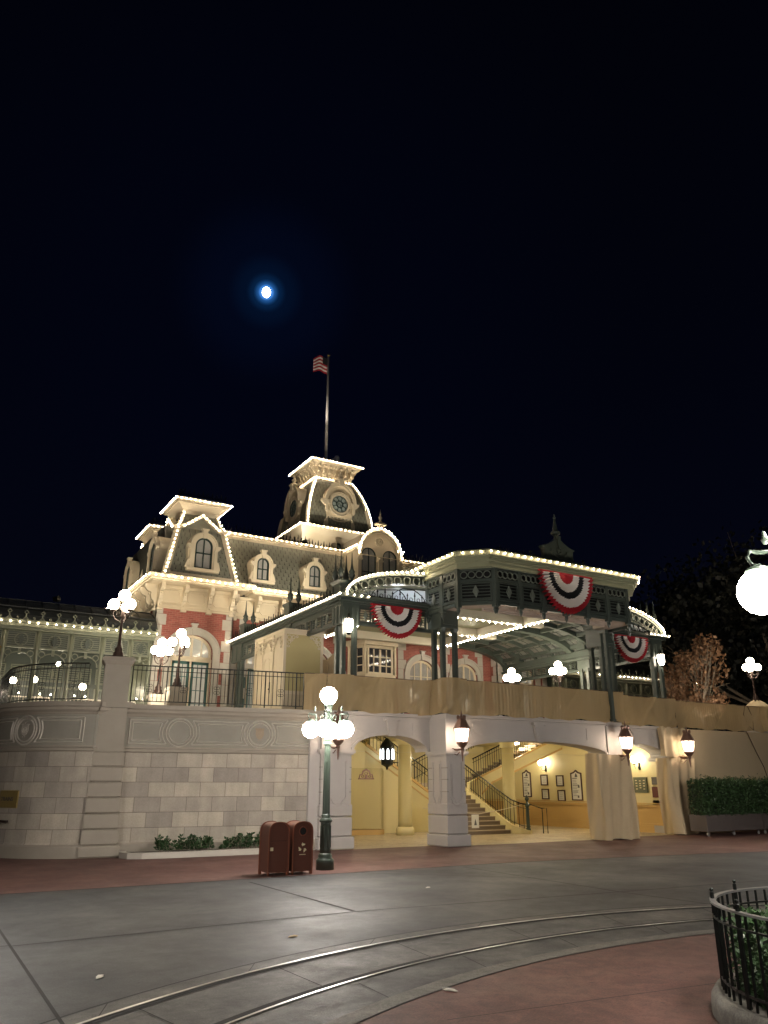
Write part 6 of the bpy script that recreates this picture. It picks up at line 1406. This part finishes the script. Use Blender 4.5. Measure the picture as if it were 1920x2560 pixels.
# ================= BINS =================
def bin_(label,x,y,kind):
    M=Fz(x,y,0,0); t=T('litter_bin',label,'bin',(x,y,0),'maroon street bins')
    w_,d_,h_=.50,.56,1.10; r_=.24
    def pf(e,zb=.06): 
        hw=w_/2-e; c=h_-e-r_+0; P=[(-hw,zb)]; rr=hw*.92
        n_=.78; P+=[(-hw*abs(math.cos(math.pi*k/24))**n_*(1 if k<12 else -1),c+r_*math.sin(math.pi*k/24)**n_) for k in range(25)]+[(hw,zb)]
        return P
    m=MB(M); m.ext(pf(.015),.03,d_-.03); m.build('body',BIN,t)
    m=MB(M); m.band(pf(0,.0),pf(.022,.0),-.0,.035); m.band(pf(0,.0),pf(.022,.0),d_-.035,d_); m.build('edge_trim',BINE,t)
    m=MB(M); 
    for a in (-.22,.22):
        for b in (.05,.5): m.box(a-.02,a+.02,b-.02,b+.02,0,.07)
    m.build('foot',BINE,t)
    if kind:
        m=MB(M); m.ext([(.085*math.cos(2*math.pi*k/20),.89+.085*math.sin(2*math.pi*k/20)) for k in range(20)],.018,.031); m.build('opening',BLACK,t)
        m=MB(M); m.ring(0,.89,.10,.02,.012,.03,20); m.build('opening_rim',BINE,t)
        m=MB(M)
        for k in range(3):   # three bent arrows
            a=math.pi/2+2*math.pi*k/3; 
            for b_ in (0,):
                c=lambda ang,rr: (rr*math.cos(ang),.54+rr*math.sin(ang))
                P=[c(a-.75,.105),c(a-.05,.095),c(a+.02,.115),c(a+.38,.072),c(a+.05,.03),c(a+.0,.05),c(a-.55,.055)]
                m.ext(P,.02,.029)
        m.box(-.075,.075,.02,.029,.395,.41); m.build('recycling_mark',CREAMS,t)
    else:
        m=MB(M); m.box(-.20,-.13,.02,.029,.50,.57); m.build('sticker',CREAMS,t)
        m=MB(M); m.box(-.19,.19,.022,.0295,.70,.705); m.build('flap_joint',BLACK,t)
bin_('left maroon domed bin with a small square sticker',7.47,17.39,0)
bin_('right maroon domed bin with round hole and cream recycling arrows',8.05,17.39,1)
# ================= HEDGE PLANTERS =================
hx=[(26.95,30.3),(30.42,33.8),(33.92,37.3)]
labs=['slate coloured planter box with clipped hedge beside the draped pier','second slate planter box with clipped hedge along the covered wall','third slate planter box with clipped hedge at the far right']
for (x0,x1),lb in zip(hx,labs):
    t=T('hedge_planter',lb,'planter',((x0+x1)/2,22,0),'planter boxes with hedges on castors'); y0,y1=21.55,22.35
    m=MB(); m.box(x0,x1,y0,y1,.17,.76); m.box(x0+.02,x1-.02,y0+.02,y1-.02,.76,.765); m.build('box',BOX,t)
    m=MB()
    for k in range(4): z=.17+.148*k; m.box(x0-.004,x1+.004,y0-.006,y0,z+.004,z+.142)
    m.build('board',BOX,t)
    for x in (x0+.15,(x0+x1)/2,x1-.15):
        m=MB(Fz(x,y0+.12,.065)); m.M=m.M@Matrix.Rotation(R(90),4,'X'); m.lathe([(.065,-.02),(.065,.02)],n=12); m.M=Fz(x,y0+.12); m.box(-.03,.03,-.03,.03,.10,.17); m.build('castor',STEEL,t)
    lf=MB(); core=MB()
    nl=9000 if x0<30 else 5200
    rr=random.Random(int(x0))
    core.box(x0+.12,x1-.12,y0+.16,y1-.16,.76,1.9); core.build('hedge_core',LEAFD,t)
    for _ in range(nl):
        f_=rr.random()
        x=rr.uniform(x0+.0,x1-.0); z=.74+rr.random()*1.30; y=rr.uniform(y0+.04,y1-.06)
        q=rr.random()
        if q<.55: y=y0+.07+rr.gauss(0,.07)+.05*math.sin(x*6)*math.sin(z*5+x)+.03*math.sin(z*9+x*3)
        elif q<.8: z=1.98+rr.gauss(0,.07)+.05*math.sin(x*5)+.03*math.sin(x*13)
        elif q<.9: x=x0+abs(rr.gauss(0,.05))
        d=Vector((rr.gauss(0,1),rr.gauss(-.4,1),rr.gauss(.3,1))).normalized(); s_=d.cross(Vector((rr.gauss(0,1),rr.gauss(0,1),rr.gauss(0,1)))).normalized(); L=rr.uniform(.05,.10)
        c=Vector((x,y,z)); lf.face([c,c+d*L*.5+s_*L*.3,c+d*L,c+d*L*.5-s_*L*.3])
    lf.build('hedge',LEAF,t)
# ================= ROUND PLANTER WITH FENCE (near right) =================
FX,FY,FR=7.51,4.13,1.5
t=T('round_fence','round black iron fence with pale hand rail and ball topped posts at lower right','fence',(FX,FY,0))
m=MB(); n=60
P=[(FX+FR*math.cos(2*math.pi*k/n),FY+FR*math.sin(2*math.pi*k/n),.90) for k in range(n+1)]; m.beam(P,.052,.018); m.build('top_rail',RIM,t)
m=MB(); m.beam([(x,y,.78) for x,y,z in P],.03,.015); m.beam([(x,y,.30) for x,y,z in P],.02,.02); m.build('rail_bar',IRON,t)
m=MB()
for k in range(76): a=2*math.pi*k/76; x,y=FX+FR*math.cos(a),FY+FR*math.sin(a); m.box(x-.008,x+.008,y-.008,y+.008,.19,.89)
m.build('baluster',IRON,t)
for k in range(12):
    a=2*math.pi*k/12+.13; x,y=FX+FR*math.cos(a),FY+FR*math.sin(a); m=MB(); m.box(x-.012,x+.012,y-.012,y+.012,.1,.955); m.lathe([(.014,.95),(.021,.96),(.010,.968)],x,y,0,8); m.sph(x,y,.984,.018,10); m.build('post',IRON,t)
t=T('round_planter','round concrete planter kerb with clipped bush inside the iron fence','planter',(FX,FY,0))
m=MB(); m.lathe([(FR+.12,.02),(FR+.11,.14),(FR+.07,.20),(FR-.12,.21),(FR-.16,.15)],FX,FY,0,64,False); m.build('kerb',KERB,t,True)
m=MB(); m.lathe([(FR-.12,.17),(.01,.2)],FX,FY,0,40,False); m.build('soil',SOIL,t)
lf=MB(); rr=random.Random(5)
for _ in range(16000):
    a=rr.uniform(0,6.283); r_=1.3*rr.random()**.45; z=.16+rr.random()*.60
    if rr.random()<.6: r_=1.3+rr.gauss(0,.05)
    d=Vector((rr.gauss(0,1)+math.cos(a),rr.gauss(0,1)+math.sin(a),rr.gauss(.4,1))).normalized(); s_=d.cross(Vector((rr.gauss(0,1),rr.gauss(0,1),rr.gauss(0,1)))).normalized(); L=rr.uniform(.035,.07); c=Vector((FX+r_*math.cos(a),FY+r_*math.sin(a),z+.04*math.sin(a*7)))
    lf.face([c,c+d*L*.5+s_*L*.28,c+d*L,c+d*L*.5-s_*L*.28])
lf.build('bush',LEAF,t)
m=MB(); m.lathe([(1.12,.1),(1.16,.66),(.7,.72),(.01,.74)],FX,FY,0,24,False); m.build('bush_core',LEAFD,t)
# ================= BOOTH on the balcony =================
bt=T('temporary_booth','cream panelled temporary booth with door and scroll brackets under the canopy corner','booth',(11,27,4.1))
m=MB(); m.box(11.02,12.5,25.9,28.7,4.12,7.14); m.build('wall',CREAM,bt)
m=MB(); m.box(10.98,12.54,25.84,28.74,7.1,7.2); m.box(10.96,11.06,25.83,25.93,4.12,7.14); m.box(12.42,12.52,25.83,25.9,4.12,7.14); m.box(11.06,12.42,25.84,25.9,4.9,5.0); m.box(11.06,12.42,25.84,25.9,7.0,7.12)
for v in (26.9,27.9,28.65): m.box(10.97,11.03,v-.05,v+.05,4.12,7.14)
m.build('trim',CREAM2,bt); m=MB(); m.box(11.06,12.42,25.86,25.9,5.0,7.0); m.build('panel',PANELY,bt)
m=MB(Fz(11.0,0,0,-90)); m.box(-27.82,-26.98,-.02,.02,4.15,6.5); d=m.build('door',CREAM2,bt); m=MB(Fz(11.0,0,0,-90)); m.band(arch(-27.4,.30,5.35,6.15,.16),arch(-27.4,.26,5.4,6.13,.14),-.04,-.02); m.build('panel_moulding',CREAM2,d)
m=MB(Fz(11.0,0,0,-90)); m.sph(-27.06,-.05,5.15,.03,8); m.box(-27.1,-27.02,-.03,-.02,5.0,5.4); m.build('handle',BRONZE,d)
m=MB()
for M,xs in ((Fz(11.06,25.86),((.0,1),(1.36,-1))),(Fz(11.0,0,0,-90),((-26.05,-1),(-26.85,1),(-26.95,-1),(-27.85,1),(-27.95,-1),(-28.6,1)))):
    m.M=M
    for x,s_ in xs:
        for q,(a,b,r_) in enumerate(((.1,-.1,.09),(.26,-.09,.07),(.1,-.27,.07),(.2,-.2,.05),(.4,-.06,.05),(.07,-.42,.05))): m.ring(x+s_*a,6.98+b,r_,.022,-.05,-.01,10)
        m.build('scroll_bracket',CREAM2,bt); m=MB(M)
cl=MB(); nx=10
for i in range(nx):
    for j in range(6):
        f=lambda i,j:(12.55+.6*i/nx,26.2+.1*math.sin(i*1.5+j*.4)+.02*j,4.2+2.3*j/6-(.0 if j<6 else .25*math.sin(math.pi*i/nx)))
        cl.face([f(i,j),f(i+1,j),f(i+1,j+1),f(i,j+1)])
tag(cl.build('hanging_cloth',CLOTH,None,True),'gathered tan cloth hanging right of the cream booth','cloth')
m=MB(); m.box(12.6,15.2,26.6,26.7,4.12,5.65); m.box(12.55,15.25,26.56,26.74,5.6,5.68); tag(m.build('low_hoarding',PANELY),'low tan board screen between the booth and the canopy posts','screen')
# ================= TREES =================
def tree(label,x,y,z,trunk_h,tr,rad,ht,n,leaf,lsz,seed,name='tree',group=None,clumps=26,branches=14,bare=0):
    t=T(name,label,'tree',(x,y,z),group); rr=random.Random(seed); br=MB(); lf=MB()
    top=Vector((x+rr.uniform(-.2,.2),y,z+trunk_h)); br.tube([(x,y,z-.1),(x+.05*rad,y,z+trunk_h*.5),top],tr,8,tr*.6)
    cl=[]
    for k in range(clumps):
        a=rr.uniform(0,6.283); u=rr.random()**.5; e=rr.uniform(-.9,1)
        c=Vector((x+rad*u*math.cos(a)*math.sqrt(1-e*e*.6),y+rad*u*math.sin(a)*math.sqrt(1-e*e*.6),z+trunk_h+ht*(.5+.5*e))); cl.append((c,rad*rr.uniform(.22,.42)))
    for k,(c,r_) in enumerate(cl[:branches]):
        mid=top.lerp(c,.5)+Vector((rr.gauss(0,.08),rr.gauss(0,.08),-.06*ht)); br.tube([top-Vector((0,0,trunk_h*.2*rr.random())),mid,c],tr*.42,5,tr*.1)
        for q in range(3): c2=c+Vector((rr.gauss(0,1),rr.gauss(0,1),rr.gauss(0,1)))*r_*.6; br.tube([mid.lerp(c,.4),c2],tr*.14,4,tr*.05)
    for _ in range(n):
        c,r_=rr.choice(cl); d=Vector((rr.gauss(0,1),rr.gauss(0,1),rr.gauss(0,1))).normalized(); p=c+d*r_*rr.random()**.4
        u=Vector((rr.gauss(0,1),rr.gauss(0,1),rr.gauss(.1,1))).normalized(); s_=u.cross(Vector((rr.gauss(0,1),rr.gauss(0,1),rr.gauss(0,1)))).normalized(); L=lsz*rr.uniform(.6,1.3)
        lf.face([p,p+u*L*.5+s_*L*.32,p+u*L,p+u*L*.5-s_*L*.32])
    br.build('trunk',BARK,t); lf.build('crown',leaf,t); return t
tree('brown leaved magnolia with pale bare branches right of the canopy',33.9,26.6,4.1,1.1,.12,1.55,3.5,2900,LEAFB,.22,3,clumps=46,branches=26)
tree('thin brown leaved sapling between the right canopy posts',30.7,25.6,4.1,.8,.04,.45,1.6,420,LEAFB,.14,8,clumps=9,branches=6)
tree('yellow leaved shrub lit gold at the left edge behind the bastion',1.75,28.8,4.1,.5,.04,.42,1.7,700,LEAFY,.13,9,clumps=10,branches=7)
t=T('floodlight','unseen uplight added to brighten the brown leaved tree','floodlight',(33.3,25.5,4.15),'floodlights washing the station front'); m=MB(); m.box(33.2,33.4,25.4,25.6,4.1,4.28); m.build('housing',IRON,t); l=lampobj('flood_beam',(33.3,25.5,4.4),70,(1,.82,.6),.06,t,'SPOT',spot_size=R(110),spot_blend=.8); l.rotation_euler=Vector((.5,1.0,2.4)).to_track_quat('-Z','Y').to_euler()  # added lamp, not seen, that warms the leaves from below
def atd(px,py,D):
    r=ray(px,py); t_=D/Vector((r.x,r.y)).length; return r.x*t_,r.y*t_,1.9+r.z*t_
for k,(px,py,D,rad,lab_) in enumerate([(1905,1390,52,6.5,'tallest dark tree behind the near lamp globe'),(1800,1440,58,5.5,'dark round tree right of the canopy roof end'),(1715,1500,62,5,'dark tree whose top shows over the right canopy roof'),(1630,1505,66,4.5,'lowest dark tree directly behind the right canopy corner'),(2020,1480,62,6,'dark tree at the far right edge of the view')]):
    x,y,z=atd(px,py,D); ht=z*.62
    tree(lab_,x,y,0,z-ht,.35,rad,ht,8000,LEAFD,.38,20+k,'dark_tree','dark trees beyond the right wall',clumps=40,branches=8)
# ================= MOON =================
mp=Vector((0,0,1.9))+MOON*2000
m=MB(); m.sph(mp.x,mp.y,mp.z,10.3,28,1.32); tag(m.build('moon',MOONM,None,True),'small bright egg shaped moon high in the dark sky','moon')
# low stone steps wall seen past the bastion on the left
m=MB(); m.box(-9,1.2,29.6,30.0,0,3.9); m.box(-9,1.25,29.5,30.1,3.9,4.1); tag(m.build('side_wall',STONEP),'plain stone wall beyond the bastion at the left edge','wall')
railing('side_railing','pale railing on the plain wall at the left edge',[(-9,29.8),(1.15,29.8)],4.1,1.0,'side railings',.16,mat_=WHTC,orn=False)
